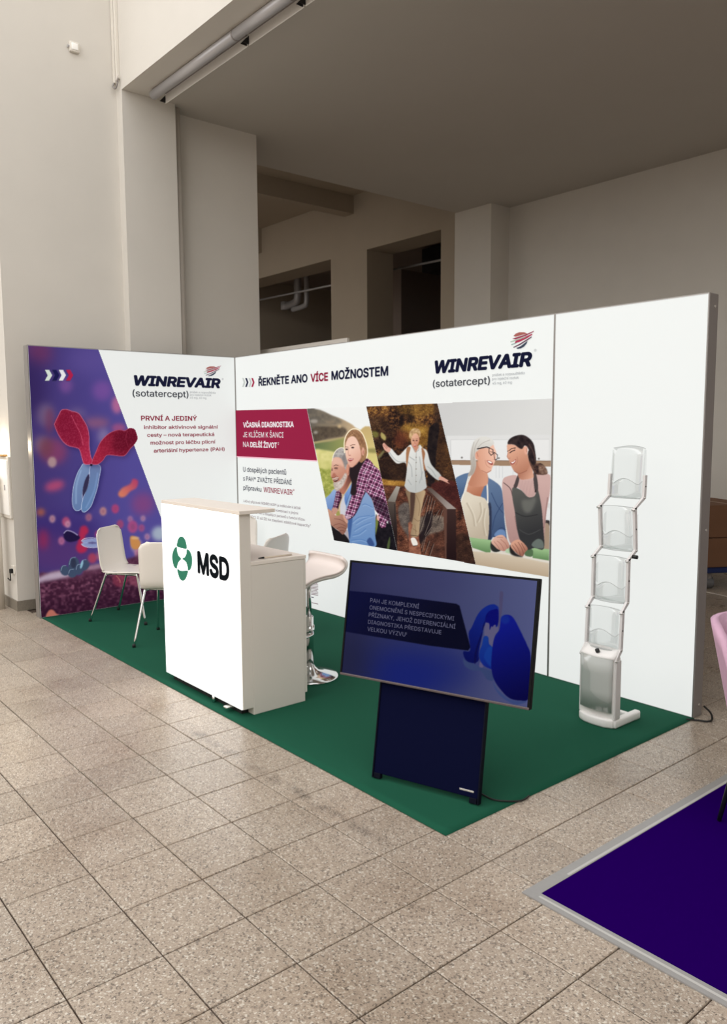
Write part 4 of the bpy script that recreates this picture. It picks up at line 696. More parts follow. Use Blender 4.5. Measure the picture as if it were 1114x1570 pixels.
obj('loose_wire', tube(crom([(.0, -.02, .02), (.01, -.05, -.03), (.04, -.04, -.06), (.07, -.03, -.02), (.06, -.02, .03)]), .008, 8), 'alud', t, True); obj('loose_wire', tube(crom([(.05, -.02, .03), (.08, -.045, .0), (.09, -.03, .05)]), .007, 8), 'wcord', t, True)
t = thing('sensor', 'small white sensor box high on the left pillar', 'sensor', (-.43, -1.375, 5.155)); obj('housing', rbox(0, .035, -.045, .045, -.045, .045, .008), 'enamel', t, True); obj('cover', rbox(.03, .042, -.03, .03, -.03, .03, .005), 'lampw', t, True); obj('stub', tube([(.015, -.045, .0), (.015, -.06, .0)], .012, 8), 'lamp', t)
t = thing('distribution_box', 'flat white electrical box on the bright pillar front at the left edge', 'electrical box', (-.75, -2.11, .86)); obj('case', rbox(-.3, .315, -.022, 0, 0, .57, .006), 'enamel', t); obj('door', rbox(-.27, .29, -.03, -.02, .03, .54, .005), 'lampw', t); obj('latch', rbox(.2, .22, -.038, -.028, .26, .31, .003), 'lamp', t)
t = thing('wall_lamp', 'small brass lamp on top of the white electrical box', 'lamp', (-.62, -2.13, 1.43)); obj('mount', rbox(-.05, .11, -.02, .015, 0, .02, .004), 'brass', t); obj('diffuser', rbox(-.045, .105, -.016, .012, .02, .035, .004), mat('warm_lamp_glass', (255, 236, 200), .4, emit=(255, 232, 190), es=4.), t)
pl = bpy.data.lights.new('glow', 'POINT'); pl.energy = 5.0; pl.color = (1, .84, .62); pl.shadow_soft_size = .04; po = bpy.data.objects.new('glow', pl); COL.objects.link(po); po.parent = t; po.location = (.03, -.03, .09)
t = thing('bollard', 'white round-topped post standing at the left edge in front of the pillar', 'post', (-.665, -2.222, 0)); obj('tube', lathe([(.062, 0), (.062, 1.2)], 24), 'enamel', t, True); obj('cap', lathe([(.066, 1.2), (.067, 1.22), (.06, 1.26), (.04, 1.29), (.0, 1.3)], 24), 'lampw', t, True)
t = thing('wall_socket', 'white wall socket with a black plug low on the pillar front', 'socket', (-.5, -2.11, .38)); obj('plate', rbox(-.04, .04, -.012, 0, -.04, .04, .004), 'enamel', t); obj('plug', rbox(-.018, .018, -.04, -.01, -.03, .012, .006), 'rubber', t); obj('cord', tube(crom([(0, -.035, -.03), (.02, -.04, -.07), (-.02, -.03, -.1), (-.1, -.03, -.09)]), .005, 8), 'cord', t, True)
# behind the openings: service room
tag(obj('service_pipe', tube([(-9.4, 5.9, 4.62), (-4.6, 5.9, 4.55)], .022, 8), 'lamp', None, True), 'thin grey pipe running across the left dark opening', 'pipe', 'thin service pipes'); tag(obj('service_pipe', tube([(-4.6, 6.1, 4.66), (-1.4, 6.1, 4.6)], .022, 8), 'lamp', None, True), 'thin grey pipe running across the right dark opening', 'pipe', 'thin service pipes')
t = thing('drain_stack', 'pale bent drain pipes hanging in the left dark opening', 'pipe', (-8.2, 6.6, 4.15)); obj('pipe', tube(crom([(0, 0, 1.0), (0, 0, .55), (-.1, 0, .42), (-.5, 0, .38)]), .085, 12), 'lamp', t, True); obj('pipe', tube(crom([(.35, 0, 1.0), (.35, 0, .42), (.25, 0, .3), (-.2, 0, .27)]), .06, 12), 'lamp', t, True); obj('elbow', tube([(-.5, 0, .3), (-.5, 0, .48)], .11, 12), 'lamp', t, True)
t = thing('air_duct', 'black square duct under the ceiling behind the right opening', 'duct', (-4.2, 7.2, 4.6)); obj('body', rbox(-.2, 4.5, -.3, .4, .1, .55, .01), 'black', t); obj('flange', rbox(1.0, 1.05, -.34, .44, .06, .58, .004), 'alud', t); obj('hanger', rbox(.4, .42, -.1, -.06, .4, .62, .002), 'alud', t)
t = thing('cable_tray', 'dark cable tray crossing low behind both openings', 'cable tray', (-10, 7.6, 3.1)); obj('tray', rbox(0, 9, -.2, .2, 0, .05, .004), 'alud', t); obj('rail', rbox(0, 9, -.22, -.2, 0, .13, .004), 'alud', t); obj('cable_bundle', tube([(0, 0, .1), (9, 0, .1)], .06, 8), 'black', t, True)
t = thing('partition_board', 'pale board standing behind the stand below the left dark opening', 'partition', (-.78, .8, 0)); obj('board', rbox(.0, 1.62, 0, .03, .0, 2.575, .003), 'counter', t); obj('foot', rbox(.1, .15, -.1, .2, 0, .03, .004), 'alu', t); obj('foot', rbox(1.4, 1.45, -.1, .2, 0, .03, .004), 'alu', t)

# ================================================================= the stand: carpet and three light boxes
def carpet_mesh():
    V, F = [], []; nx, ny = 101, 42
    for j in range(ny):
        for i in range(nx):
            x, y = 5.0*i/(nx-1), -2.035+2.035*j/(ny-1); s = ((x-4.9)*.8+(y+.95)*.6)/.06; q = ((x-4.9)*-.6+(y+.95)*.8)/.34
            V.append((x, y, .005+.006*math.exp(-s*s-q*q)))
    for j in range(ny-1):
        for i in range(nx-1): a = j*nx+i; F.append((a, a+1, a+nx+1, a+nx))
    n = len(V); rim = [i for i in range(nx)]+[j*nx+nx-1 for j in range(1, ny)]+[(ny-1)*nx+i for i in range(nx-2, -1, -1)]+[j*nx for j in range(ny-2, 0, -1)]
    V += [(V[k][0], V[k][1], 0) for k in rim]
    for a in range(len(rim)): b = (a+1) % len(rim); F.append((rim[b], rim[a], n+a, n+b))
    return V, F
tag(obj('stand_carpet', carpet_mesh(), 'carpet', None, True), 'dark green needle felt carpet laid on the tiles under the stand', 'carpet')

def light_box(label, x0, x1, loc, rz):
    t = thing('light_wall', label, 'light wall', loc, rz, 'light walls of the stand'); lip = .006; d = .1
    obj('frame', join(box(x0, x0+lip, 0, d, 0, 2.4), box(x1-lip, x1, 0, d, 0, 2.4), box(x0+lip, x1-lip, 0, d, 2.4-lip, 2.4), box(x0+lip, x1-lip, 0, d, 0, lip)), 'alu', t)
    obj('fabric', box(x0+lip, x1-lip, .002, .006, lip, 2.4-lip), 'white', t); obj('back_panel', box(x0+lip, x1-lip, d-.006, d-.002, lip, 2.4-lip), 'alu', t)
    return t
wl = light_box('left light wall with purple cell artwork and a white text field', -2.05, -.001, (0, 0, 0), PI/2)
wb = light_box('wide back light wall printed with three photos of people and a headline', .0, 3.969, (0, 0, 0), 0)
wr = light_box('plain white light wall at the right end behind the brochure stand', 3.971, 4.99, (0, 0, 0), 0)
obj('end_cover', rbox(4.99, 4.993, .002, .098, .003, 2.397, .001), 'alud', wr, label='dark grey aluminium end profile')
for z in (2.33, 1.09, .07): obj('screw', tube([(4.992, .06, z), (4.997, .06, z)], .008, 10), 'screw', wr, label='bright screw head')
obj('end_cover', rbox(-2.053, -2.05, .002, .098, .003, 2.397, .001), 'alu', wl, label='silver aluminium end profile')

FL = Face((0, 0, 0), (0, 1, 0), (0, 0, 1))          # left wall, seen from +x; U runs away from the camera
FB = Face((0, 0, 0), (1, 0, 0), (0, 0, 1))          # back wall, seen from -y
inv = Matrix.Rotation(-PI/2, 4, 'Z')                # left wall's parts are given in hall coordinates, so undo its turn
def fix_left():
    for c in wl.children:
        if c.get('hall'): c.matrix_parent_inverse = inv; del c['hall']
def L_(o): o['hall'] = 1; return o
# --- left wall graphics
G3 = (20, 500, .32316); G6 = (180, 540, .17953)
pic = paint_cells()
d0, d1 = FL.at(-1.427, 2.4), FL.at(-.579, 0.); dq = [pix(d0), pix(d1)]
lobe_px = [(70+a*.13465, 610+b*.13465) for a, b in smooth([(535, 700), (570, 620), (620, 510), (690, 430), (760, 385), (840, 365), (900, 375), (950, 345), (1010, 355), (1035, 410), (1045, 470), (1010, 530), (960, 580), (900, 655), (830, 660), (700, 650), (650, 710), (590, 755), (525, 750)])]
L_(FL.picture('cell_artwork', pic, -2.043, -.55, .007, 2.393, .0055, .0052, [[pix(FL.at(-2.06, 2.42)), dq[0], dq[1], pix(FL.at(-2.06, -.01))], lobe_px], 'cprint', wl, .0015, 'purple print of cells with a red and blue antibody'))
def brand(F, T, par, tf, wl_, wr_, wt, sl, sr, st, tx, rg):
    tf(F.text('WINREVAIR', wl_, wr_, wt, 'navy', par, .045, .16, T=T)); tf(F.text('(sotatercept)', sl, sr, st, 'grey', par, .012, 0, 'x', T=T)); tf(F.text('®', rg[0], rg[1], rg[2], 'lgrey', par, 0, 0, '®', T=T))
    for s_, (a, b, c) in zip(('prášek a rozpouštědlo', 'pro injekční roztok', '45 mg, 60 mg'), tx): tf(F.text(s_, a, b, c, 'lgrey', par, .006, T=T))
brand(FL, G6, wl, L_, (140, 284), (880, 312), (140, 192), (128, 376), (605, 389), (128, 333), [((617, 352), (838, 352), (617, 335)), ((617, 374), (800, 374), (617, 357)), ((617, 397), (757, 400), (617, 380))], ((889, 238), (904, 238), (889, 222)))
for k, (s_, a, b, c, bo) in enumerate([('PRVNÍ A JEDINÝ', (200, 585), (678, 585), (200, 543), .022), ('inhibitor aktivinové signální', (225, 652), (857, 657), (225, 621), .018), ('cesty – nová terapeutická', (252, 718), (825, 721), (252, 687), .018), ('možnost pro léčbu plicní', (280, 784), (835, 785), (280, 752), .018), ('arteriální hypertenze (PAH)', (308, 850), (913, 849), (308, 818), .018)]): L_(FL.text(s_, a, b, c, 'dred', wl, bo, T=G6))
E6 = (640, 470, .18851)
def swoosh_map(F, x0, y0, x1, y1):      # put the emblem into a given picture box of another wall
    sx, sy = (x1-x0)/(948-752), (y1-y0)/(346-197)
    return lambda pts: [(x0+(a-752)*sx, y0+(b-197)*sy) for a, b in pts]
def swoosh_at(F, mp, par, tf):
    for pts, c in (([(780, 240), (800, 220), (830, 209), (868, 209), (896, 222), (850, 232), (800, 246)], (168, 98, 92)), ([(770, 262), (820, 246), (872, 230), (935, 203), (948, 197), (944, 207), (880, 240), (800, 268)], (150, 60, 84)), ([(756, 284), (806, 268), (872, 246), (905, 232), (880, 254), (800, 280), (758, 292)], (172, 186, 168)), ([(800, 278), (870, 250), (932, 221), (936, 229), (886, 262), (826, 290), (790, 300)], (176, 52, 84)), ([(762, 308), (800, 294), (826, 284), (800, 302), (766, 315)], (140, 168, 160)), ([(778, 330), (830, 304), (888, 268), (928, 243), (930, 251), (894, 276), (838, 312), (784, 336)], (96, 60, 80)), ([(803, 339), (840, 322), (897, 278), (888, 302), (868, 326), (842, 341), (815, 345)], (58, 66, 84))):
        tf(F.shape('emblem_stripe', mp(pts), lit('emblem_ink', c), par, .0035))
swoosh_at(FL, swoosh_map(FL, 311, 560.5, 338.5, 577), wl, L_)
fix_left()
# --- back wall graphics
N_ = lambda o: o
B7 = (355, 540, .23339); B8 = (355, 700, .15292)
brand(FB, E6, wb, N_, (140, 548), (932, 487), (140, 440), (126, 650), (590, 637), (126, 607), [((610, 567), (873, 551), (610, 546)), ((608, 602), (825, 586), (608, 581)), ((610, 635), (768, 627), (610, 614))], ((949, 368), (969, 366), (949, 346)))
swoosh_at(FB, swoosh_map(FB, 640+752*.18851, 470+197*.18851, 640+948*.18851, 470+346*.18851), wb, N_)
for x, c in ((70, 'silver'), (90, 'navy'), (112, 'silver'), (130, 'red')): FB.shape('chevron', [(x, 170), (x+11, 170), (x+21, 198), (x+11, 228), (x, 228), (x+10, 198)], c, wb, .0025, B7)
FB.text('ŘEKNĚTE ANO', (178, 221), (500, 200), (178, 170), 'navy', wb, .03, T=B7, base=None); FB.text('VÍCE', (520, 197), (635, 187), (520, 143), 'red', wb, .03, T=B7); FB.text('MOŽNOSTEM', (657, 186), (1030, 152), (657, 126), 'navy', wb, .03, T=B7)
FB.shape('colour_block', [(361.2, 629.2), (470.3, 626.6), (486, 705.8), (361.2, 699.2)], 'block', wb, .0015); FB.shape('colour_block', [(361.2, 699.2), (486, 705.8), (486, 707.6), (361.2, 701)], 'pinkline', wb, .0015)
FB.text('VČASNÁ DIAGNOSTIKA', (77, 493), (410, 495), (77, 458), 'wink', wb, .03, T=B7); FB.text('JE KLÍČEM K ŠANCI', (77, 557), (342, 563), (77, 523), 'wink', wb, .004, T=B7); FB.text('NA', (77, 622), (117, 623), (77, 588), 'wink', wb, .004, T=B7); FB.text('DELŠÍ ŽIVOT', (124, 623), (300, 632), (124, 588), 'wink', wb, .03, T=B7); FB.text('2', (305, 608), (312, 608), (305, 592), 'wink', wb, 0, T=B7)
FB.text('U dospělých pacientů', (118, 150), (548, 183), (118, 102), 'navy', wb, .008, T=B8); FB.text('s PAH* ZVAŽTE PŘIDÁNÍ', (118, 241), (603, 283), (118, 196), 'navy', wb, .008, T=B8); FB.text('přípravku', (120, 333), (300, 352), (120, 287), 'navy', wb, .008, T=B8); FB.text('WINREVAIR', (322, 355), (612, 387), (322, 303), 'red', wb, .008, T=B8); FB.text('®', (615, 345), (632, 346), (615, 325), 'red', wb, 0, 0, '®', T=B8)
for s_, a, b, c in (('Léčivý přípravek WINREVAIR® je indikován k léčbě', (122, 456), (692, 530), (122, 432)), ('plicní arteriální hypertenze v kombinaci s jinými', (122, 501), (668, 586), (122, 477)), ('léčivy k léčbě PAH u dospělých pacientů s funkční třídou', (122, 546), (736, 655), (122, 522)), ('WHO (FC) II až III ke zlepšení zátěžové kapacity¹', (122, 591), (792, 722), (122, 567))): FB.text(s_, a, b, c, 'midink', wb, .002, T=B8)
S10 = (440, 830, .15924)
for k in range(13):
    y = 338+k*14; FB.shape('small_print', [(235, y), (300 if k % 5 != 4 else 292, y+9), (300 if k % 5 != 4 else 292, y+15), (235, y+6)], 'midink', wb, .0025, S10)
FB.shape('small_print', [(235, 532), (258, 536), (258, 544), (235, 540)], 'navy', wb, .0025, S10); FB.shape('small_print', [(238, 586), (300, 600), (300, 607), (238, 592)], 'midink', wb, .0025, S10)
pz = .684; FB.picture('printed_photo', paint_family(), 1.24, 2.55, .67, 1.87, .0046, .0038, [[(470.6, 626.8), (561.5, 623.6), (608.6, 844), (512, 828.2)]], 'cprint', wb, .0015, 'photo of a bearded man hugged by a girl in plaid')
FB.picture('printed_photo', paint_forest(), 2.05, 3.33, .67, 1.9, .0046, .0038, [[(561.5, 623.6), (670.4, 618.3), (729.2, 865.2), (608.6, 844)]], 'cprint', wb, .0015, 'photo of a woman balancing on a beam in an autumn wood')
FB.picture('printed_photo', paint_kitchen(), 2.9, 3.9625, .67, 1.9, .0046, .0038, [[(670.4, 618.3), (846.4, 610.8), (841.8, 885), (729.2, 865.2)]], 'cprint', wb, .0015, 'photo of two laughing women in aprons with rolling pins')

# ================================================================= reception counter
t = thing('reception_counter', 'white reception counter with brightly lit front carrying a green emblem', 'counter', (2.335, -1.974, 0)); W_, X1 = .97, .97
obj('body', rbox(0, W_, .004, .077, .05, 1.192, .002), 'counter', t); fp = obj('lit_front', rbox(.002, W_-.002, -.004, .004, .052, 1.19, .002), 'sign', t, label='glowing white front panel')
obj('bar_top', rbox(.012, W_+.02, -.006, .235, 1.192, 1.213, .002), 'countertop', t, label='pale wood bar top'); obj('cabinet', rbox(.01, W_, .077, .446, 0.0055, .89, .002), 'counter', t); obj('desk_top', rbox(.008, W_+.002, .077, .464, .891, .913, .002), 'countertop', t); obj('back_panel', rbox(.02, W_-.001, .447, .463, .06, .888, .002), 'counter', t)
obj('plinth', rbox(.04, W_-.06, .03, .076, .0055, .05, .002), 'shadow', t, label='black block standing in for the shadow gap under the lit front'); obj('foot', lathe([(.012, .0055), (.012, .05)], 10, (.62, .01)), 'chrome', t, True, 'small metal foot'); obj('foot', rbox(.8, .84, -.03, .02, .03, .04, .003), 'screw', t, label='small bright clip')  # the black block paints in the shade of the gap below the body
FC = Face((2.335, -1.978, 0), (1, 0, 0), (0, 0, 1)); Q = (240, 750, .2693)
def cshape(name, pts, m, sm=True, label=None):
    o = FC.shape(name, pts, m, t, .002, Q, sm, label); o.matrix_parent_inverse = Matrix.Translation((-2.335, 1.974, 0)); return o
for pts in ([(118, 326), (119, 300), (128, 277), (142, 269), (157, 277), (168, 300), (172, 338), (150, 336)], [(119, 455), (134, 462), (150, 465), (179, 464), (174, 492), (165, 512), (152, 521), (138, 515), (127, 495)], [(115, 328), (102, 338), (92, 364), (90, 395), (96, 430), (105, 447), (116, 452), (119, 436), (127, 414), (141, 396), (128, 380), (119, 356)], [(174, 342), (188, 350), (199, 372), (204, 402), (201, 436), (192, 458), (180, 462), (177, 440), (168, 414), (148, 396), (162, 386), (171, 366)]): cshape('emblem', pts, 'logogreen', label='green four-lobed emblem piece')
o = FC.text('MSD', (235, 484), (417, 524), (235, 356), 'logodark', t, .04, T=Q, lift=.002); o.matrix_parent_inverse = Matrix.Translation((-2.335, 1.974, 0))
pp = thing('pen', 'cream pen with a black tip lying on the counter desk', 'pen', (3.256, -1.79, .9135), math.radians(86)); obj('barrel', tube([(.012, 0, .006), (.2, 0, .006)], .005, 8), 'pen', pp, True); obj('tip', tube([(-.025, 0, .006), (.012, 0, .006)], [.003, .006], 8), 'cord', pp, True, 'black pen tip')

# ================================================================= chairs and bar stool
def make_chair(label, group):
    t = thing('shell_chair', label, 'chair', (0, 0, 0), 0, group)
    prof = smooth3([(.235, .405), (.232, .432), (.205, .449), (.10, .447), (.0, .441), (-.09, .440), (-.145, .452), (-.172, .49), (-.184, .56), (-.196, .66), (-.207, .75), (-.214, .815)], 4); n = len(prof); rows = []
    for i, (x, z) in enumerate(prof):
        e = max(0., (i-(n-7))/6); a = max(0., (3-i)/3); hw = .205-.03*max(0, (i/(n-1)-.45))-(.05*(1-math.sqrt(max(0, 1-e**2.2))))-.03*a*a
        r = []
        for j in range(13):
            s = -1+2*j/12; edge = abs(s)**4; zz = z+(.006*edge if i < n*.5 else 0)
            r.append((x+(.018*edge if i > n*.55 else 0), hw*s, zz-(.018*abs(s)**6 if e > .5 else 0)))
        rows.append(r)
    obj('shell', sheet(rows, .011), 'chair', t, True)
    for s in (-1, 1):
        ry, fy = s*.165, s*.225
        obj('leg', tube(crom([(-.10, ry, .425), (-.125, s*.176, .422), (-.137, s*.18, .40), (-.27, fy, .012)], 5), .0105, 10), 'chrome', t, True); obj('leg', tube(crom([(.12, ry, .425), (.165, s*.176, .422), (.178, s*.18, .40), (.265, fy, .012)], 5), .0105, 10), 'chrome', t, True)
        for q in ((-.272, fy), (.267, fy)): obj('foot_cap', lathe([(.013, .0055), (.014, .022), (.011, .03)], 10, q), 'rubber', t, True)
        obj('side_rail', tube([(-.11, ry, .425), (.13, ry, .425)], .0105, 10), 'chrome', t, True); obj('mount', rbox(-.07, -.03, ry-.016, ry+.016, .418, .443, .005), 'lamp', t)
    obj('cross_rail', tube([(-.09, -.165, .425), (-.09, .165, .425)], .009, 8), 'chrome', t, True); obj('cross_rail', tube([(.11, -.165, .425), (.11, .165, .425)], .009, 8), 'chrome', t, True)
    return t
GR = 'white shell chairs round the hidden meeting table'
ch = make_chair('white shell chair with chrome legs nearest the purple artwork', GR); ch.location = (.51, -1.42, 0); ch.rotation_euler = (0, 0, math.radians(35.6))
for x, y, a, l in ((1.43, -1.47, 135, 'white shell chair turned with its back to the hall, left of the counter'), (1.693, -.87, 214.3, 'chair showing its shaded grey-green backrest above the counter desk'), (.475, -.37, 305, 'white chair back half hidden beside the counter bar top, against the lit wall')):
    c = copy_tree(ch); c.location = (x, y, 0); c.rotation_euler = (0, 0, math.radians(a)); c['label'] = l
    if a == 214.3: c.scale = (1, 1.42, 1)      # a wider model of the same chair
t = thing('bar_stool', 'white padded bar stool with chrome disc base behind the counter', 'stool', (2.93, -1.22, 0))
sp = smooth3([(-.235, .60), (-.232, .64), (-.21, .675), (-.165, .70), (-.10, .722), (-.02, .733), (.06, .737), (.115, .752), (.143, .775), (.152, .80), (.146, .822)], 4); rows = []
for i, (y, z) in enumerate(sp):
    e = max(0, (i-len(sp)+9)/8); hw = .205-.022*e**3-.02*max(0, (5-i)/5)**2; rows.append([(-hw+2*hw*j/14, y-.012*abs(-1+2*j/14)**5*e, z-.014*abs(-1+2*j/14)**4) for j in range(15)])
obj('seat', sheet(rows, .024), 'seat', t, True)
edge = [rows[i][14] for i in range(0, len(rows), 2)]; obj('piping', tube([(a+.002, b, c+.004) for a, b, c in edge], .005, 8), 'piping', t, True)
obj('seat_plate', rbox(-.09, .09, -.09, .09, .68, .70, .004), 'chrome', t); obj('gas_lift', lathe([(.016, .42), (.016, .69)], 16), 'chrome', t, True); obj('column', lathe([(.028, .035), (.028, .42), (.024, .425)], 20), 'chrome', t, True); obj('collar', lathe([(.04, .03), (.034, .05), (.03, .06)], 20), 'chrome', t, True)
obj('base', lathe([(.192, .0055), (.195, .012), (.185, .02), (.12, .032), (.06, .05), (.036, .075), (.03, .085)], 40), 'chrome', t, True)
obj('footrest', tube(crom([(-.02, .0, .33), (-.11, -.06, .325), (-.13, -.19, .32), (0, -.23, .32), (.13, -.19, .32), (.11, -.06, .325), (.02, 0, .33)]), .009, 8), 'chrome', t, True)
obj('footrest_clamp', lathe([(.034, .30), (.034, .36)], 16), 'chrome', t, True)

# ================================================================= television on its easel
TA = math.radians(18.14); TT_ = math.radians(10.3); O = np.array([4.405, -1.95, .005]); d_ = np.array([math.cos(TA), math.sin(TA), 0]); n_ = np.array([math.sin(TA), -math.cos(TA), 0]); up_ = -n_*math.sin(TT_)+np.array([0, 0, math.cos(TT_)])
FT = Face(O, d_, up_); tv = thing('display_easel', 'large dark television on a navy easel stand showing a lung slide', 'television', tuple(O)); tinv = Matrix.Translation((-O[0], -O[1], -O[2]))
def tvbox(name, u0, u1, v0, v1, h0, h1, m, b=.003, label=None):
    v, f = rbox(u0, u1, v0, v1, h0, h1, b); return obj(name, ([tuple(FT.at(*q)-O) for q in v], f), m, tv, label=label)
tvbox('cabinet', -.214, .762, .471, 1.035, -.03, -.003, 'tvframe', .004)
for a in ((-.214, -.204, .471, 1.035), (.750, .762, .471, 1.035), (-.204, .750, 1.025, 1.035)): tvbox('bezel', *a, -.003, .004, 'tvframe', .0015)
tvbox('bezel', -.212, .760, .471, .482, -.003, .006, 'tvrim', .002, 'grey metal lower bezel')
sl = FT.picture('screen', paint_slide(), -.204, .750, .482, 1.025, .0028, .0026, [[(400, 700), (1000, 700), (1000, 1200), (400, 1200)]], 'slide', tv, -.001, 'blue slide with a stylised pair of lungs'); sl.matrix_parent_inverse = tinv
J2 = (550, 900, .1526)
for s_, a, b, c in (('PAH JE KOMPLEXNÍ', (112, 153), (602, 216), (118, 112)), ('ONEMOCNĚNÍ S NESPECIFICKÝMI', (106, 226), (955, 335), (112, 187)), ('PŘÍZNAKY, JEHOŽ DIFERENCIÁLNÍ', (98, 298), (968, 418), (104, 258)), ('DIAGNOSTIKA PŘEDSTAVUJE', (91, 367), (826, 476), (97, 329)), ('VELKOU VÝZVU', (84, 440), (466, 497), (90, 400)), ('1', (472, 474), (483, 476), (472, 455))):
    o = FT.text(s_, a, b, c, 'slidetext', tv, .0, T=J2, lift=.0005); o.matrix_parent_inverse = tinv
tvbox('stand_board', .004, .549, .035, .66, -.05, -.032, 'tvcloth', .003, 'navy fabric stand board')
for u in (0., .545): tvbox('side_fin', u, u+.008, .0115, .66, -.058, -.026, 'tvside', .002)
for u in (.008, .505): tvbox('foot', u, u+.036, .0112, .036, -.055, -.03, 'tvside', .002)
tvbox('badge', .455, .525, .058, .066, -.032, -.0305, 'screw', .0008, 'small silver maker plate')
for u in (.06, .49):
    a, b = FT.at(u, .5, -.06), FT.at(u, .0, 0); b = np.array([a[0], a[1], .022])-n_*.03; obj('rear_strut', tube([tuple(a-O), tuple(b-O)], .013, 8), 'tvside', tv, True)
obj('power_cord', tube([tuple(np.array(p)-O) for p in crom([(4.70, -1.62, .012), (4.78, -1.64, .011), (4.86, -1.655, .011), (4.93, -1.655, .011), (4.985, -1.615, .012), (5.012, -1.56, .008), (5.004, -1.50, .008)])], .004, 8), 'cord', tv, True, 'thin black power cord')

# ================================================================= brochure stand
t = thing('brochure_stand', 'zigzag brochure stand with four empty clear pockets by the right wall', 'brochure stand', (4.685, -.5, .0055)); hw = .11
obj('plinth', prism([(-hw*1.0, .05, 0), (-hw*1.02, -.005, 0), (-hw*.6, -.028, 0), (0, -.036, 0), (hw*.6, -.028, 0), (hw*1.02, -.005, 0), (hw*1.0, .05, 0)], (0, 0, .052), .01), 'rack', t, True); obj('side_foot', rbox(hw-.03, hw+.012, .0, .26, 0, .05, .012, 3), 'rack', t, True); obj('side_foot', rbox(-hw-.012, -hw+.03, .0, .26, 0, .05, .012, 3), 'rack', t, True); obj('rear_bar', rbox(-hw, hw, .2, .235, 0, .03, .008), 'rack', t, True)
obj('cabinet', rbox(-hw, hw, -.004, .052, .05, .40, .003), 'rack', t)
def arc(z, bulge, y, w_=hw-.008, n=9): return [(w_*(-1+2*k/(n-1)), y-bulge*(1-(-1+2*k/(n-1))**2), z) for k in range(n)]
obj('cover_panel', sheet([arc(z, .02, -.012) for z in (.09, .2, .3, .395)], .003), 'frost', t, True, 'frosted clear front cover')
obj('slanted_top', sheet([arc(.40, .02, -.014, hw), arc(.415, .012, .01, hw), arc(.443, -.02, .035, hw)], .02), 'rack', t, True); obj('lock', tube([(0, -.004, .418), (0, -.012, .432)], .012, 10), 'lock', t, True, 'black lock')
levels = [(.44, .048, .66, .056), (.70, .10, .945, .10), (.985, .168, 1.225, .146), (1.275, .236, 1.40, .243)]
for s in (-1, 1):
    obj('post', rbox(s*hw-.008, s*hw+.008, .0, .05, .05, .385, .003), 'rackgrey', t)
    for k, (z0, y0, z1, y1) in enumerate(levels):
        pts = [(y0-.045, z0-.055), (y0, z0), (y1, z1)] if k == 0 else [(levels[k-1][3]-.012, levels[k-1][2]-.012), (y0, z0), (y1, z1)]
        pp_ = []; wd = .016
        for i, (y, z) in enumerate(pts): pp_.append((y, z))
        prof = [(y-.011, z+(.004 if i == 1 else 0)) for i, (y, z) in enumerate(pp_)]+[(y+.011, z-(.004 if i == 1 else 0)) for i, (y, z) in reversed(list(enumerate(pp_)))]
        obj('rail', prism([(s*hw-.007, y, z) for y, z in prof], (.014, 0, 0)), 'rackgrey', t)
        for y, z in (pts[0], pts[1]): obj('pivot', tube([(s*hw-.01, y, z), (s*hw+.01, y, z)], .007, 10), 'screw', t, True)
        obj('rivet', tube([(s*hw, (y0+y1)/2, (z0+z1)/2), (s*(hw+.009), (y0+y1)/2, (z0+z1)/2)], .004, 8), 'lock', t)
for k, (z0, y0, z1, y1) in enumerate(levels):
    top = (z1 if k < 3 else 1.545); yt = y1 if k < 3 else .252; zz = np.linspace(z0-.01, top+(.0 if k < 3 else .0), 7)
    p = obj('pocket', sheet([[(x, y, z+(.016*(1-(x/hw)**2) if (k == 3 and i == 6) else 0)) for x, y, z in arc(z, -.028, y0+(yt-y0)*i/6, hw-.009)] for i, z in enumerate(zz)], .0025), 'clear', t, True, 'clear acrylic pocket back')
    lip = []
    for i in range(5):
        f_ = i/4; row = []
        for x, y, z in arc(0, .026, 0, hw-.009, 13): s_ = x/hw; h = .085+.028*math.cos(s_*2.6)+.05*max(0, abs(s_)-.72)/.28; row.append((x, y0-.004+y+.0*f_, z0-.008+h*f_))
        lip.append(row)
    obj('pocket_lip', sheet(lip, .0022), 'clear', p, True); obj('pocket_floor', prism([(x, y+y0-.004, z0-.008) for x, y, z in arc(0, .026, 0, hw-.009)]+[(x, y+y0-.002, z0-.008) for x, y, z in reversed(arc(0, -.028, 0, hw-.009))], (0, 0, .003)), 'clear', p)
    obj('edge_line', join(tube([(a, b-.001, c) for a, b, c in lip[-1]], .0012, 6), tube([(a, b, c) for a, b, c in lip[0]], .0014, 6), tube([(x, y, top+(.016*(1-(x/hw)**2) if k == 3 else 0)) for x, y, z in arc(0, -.028, yt, hw-.009)], .0012, 6)), 'edge', p, True, 'grey polished acrylic edge')
    for s in (-1, 1): obj('pocket_ear', prism([(s*(hw-.01), y0-.005, z0+.10), (s*(hw-.01), y0+.01, top-.01 if k == 3 else z0+.19), (s*(hw-.01), y0+.03 if k < 3 else .262, top-.005 if k == 3 else z0+.2), (s*(hw-.01), y0+.03, z0+.08)], (.002*s, 0, 0)), 'clear', p)
obj('knob', tube([(hw+.005, levels[1][3]+.03, .955), (hw+.035, levels[1][3]+.03, .955)], .011, 12), 'lock', t, True, 'dark round knob')

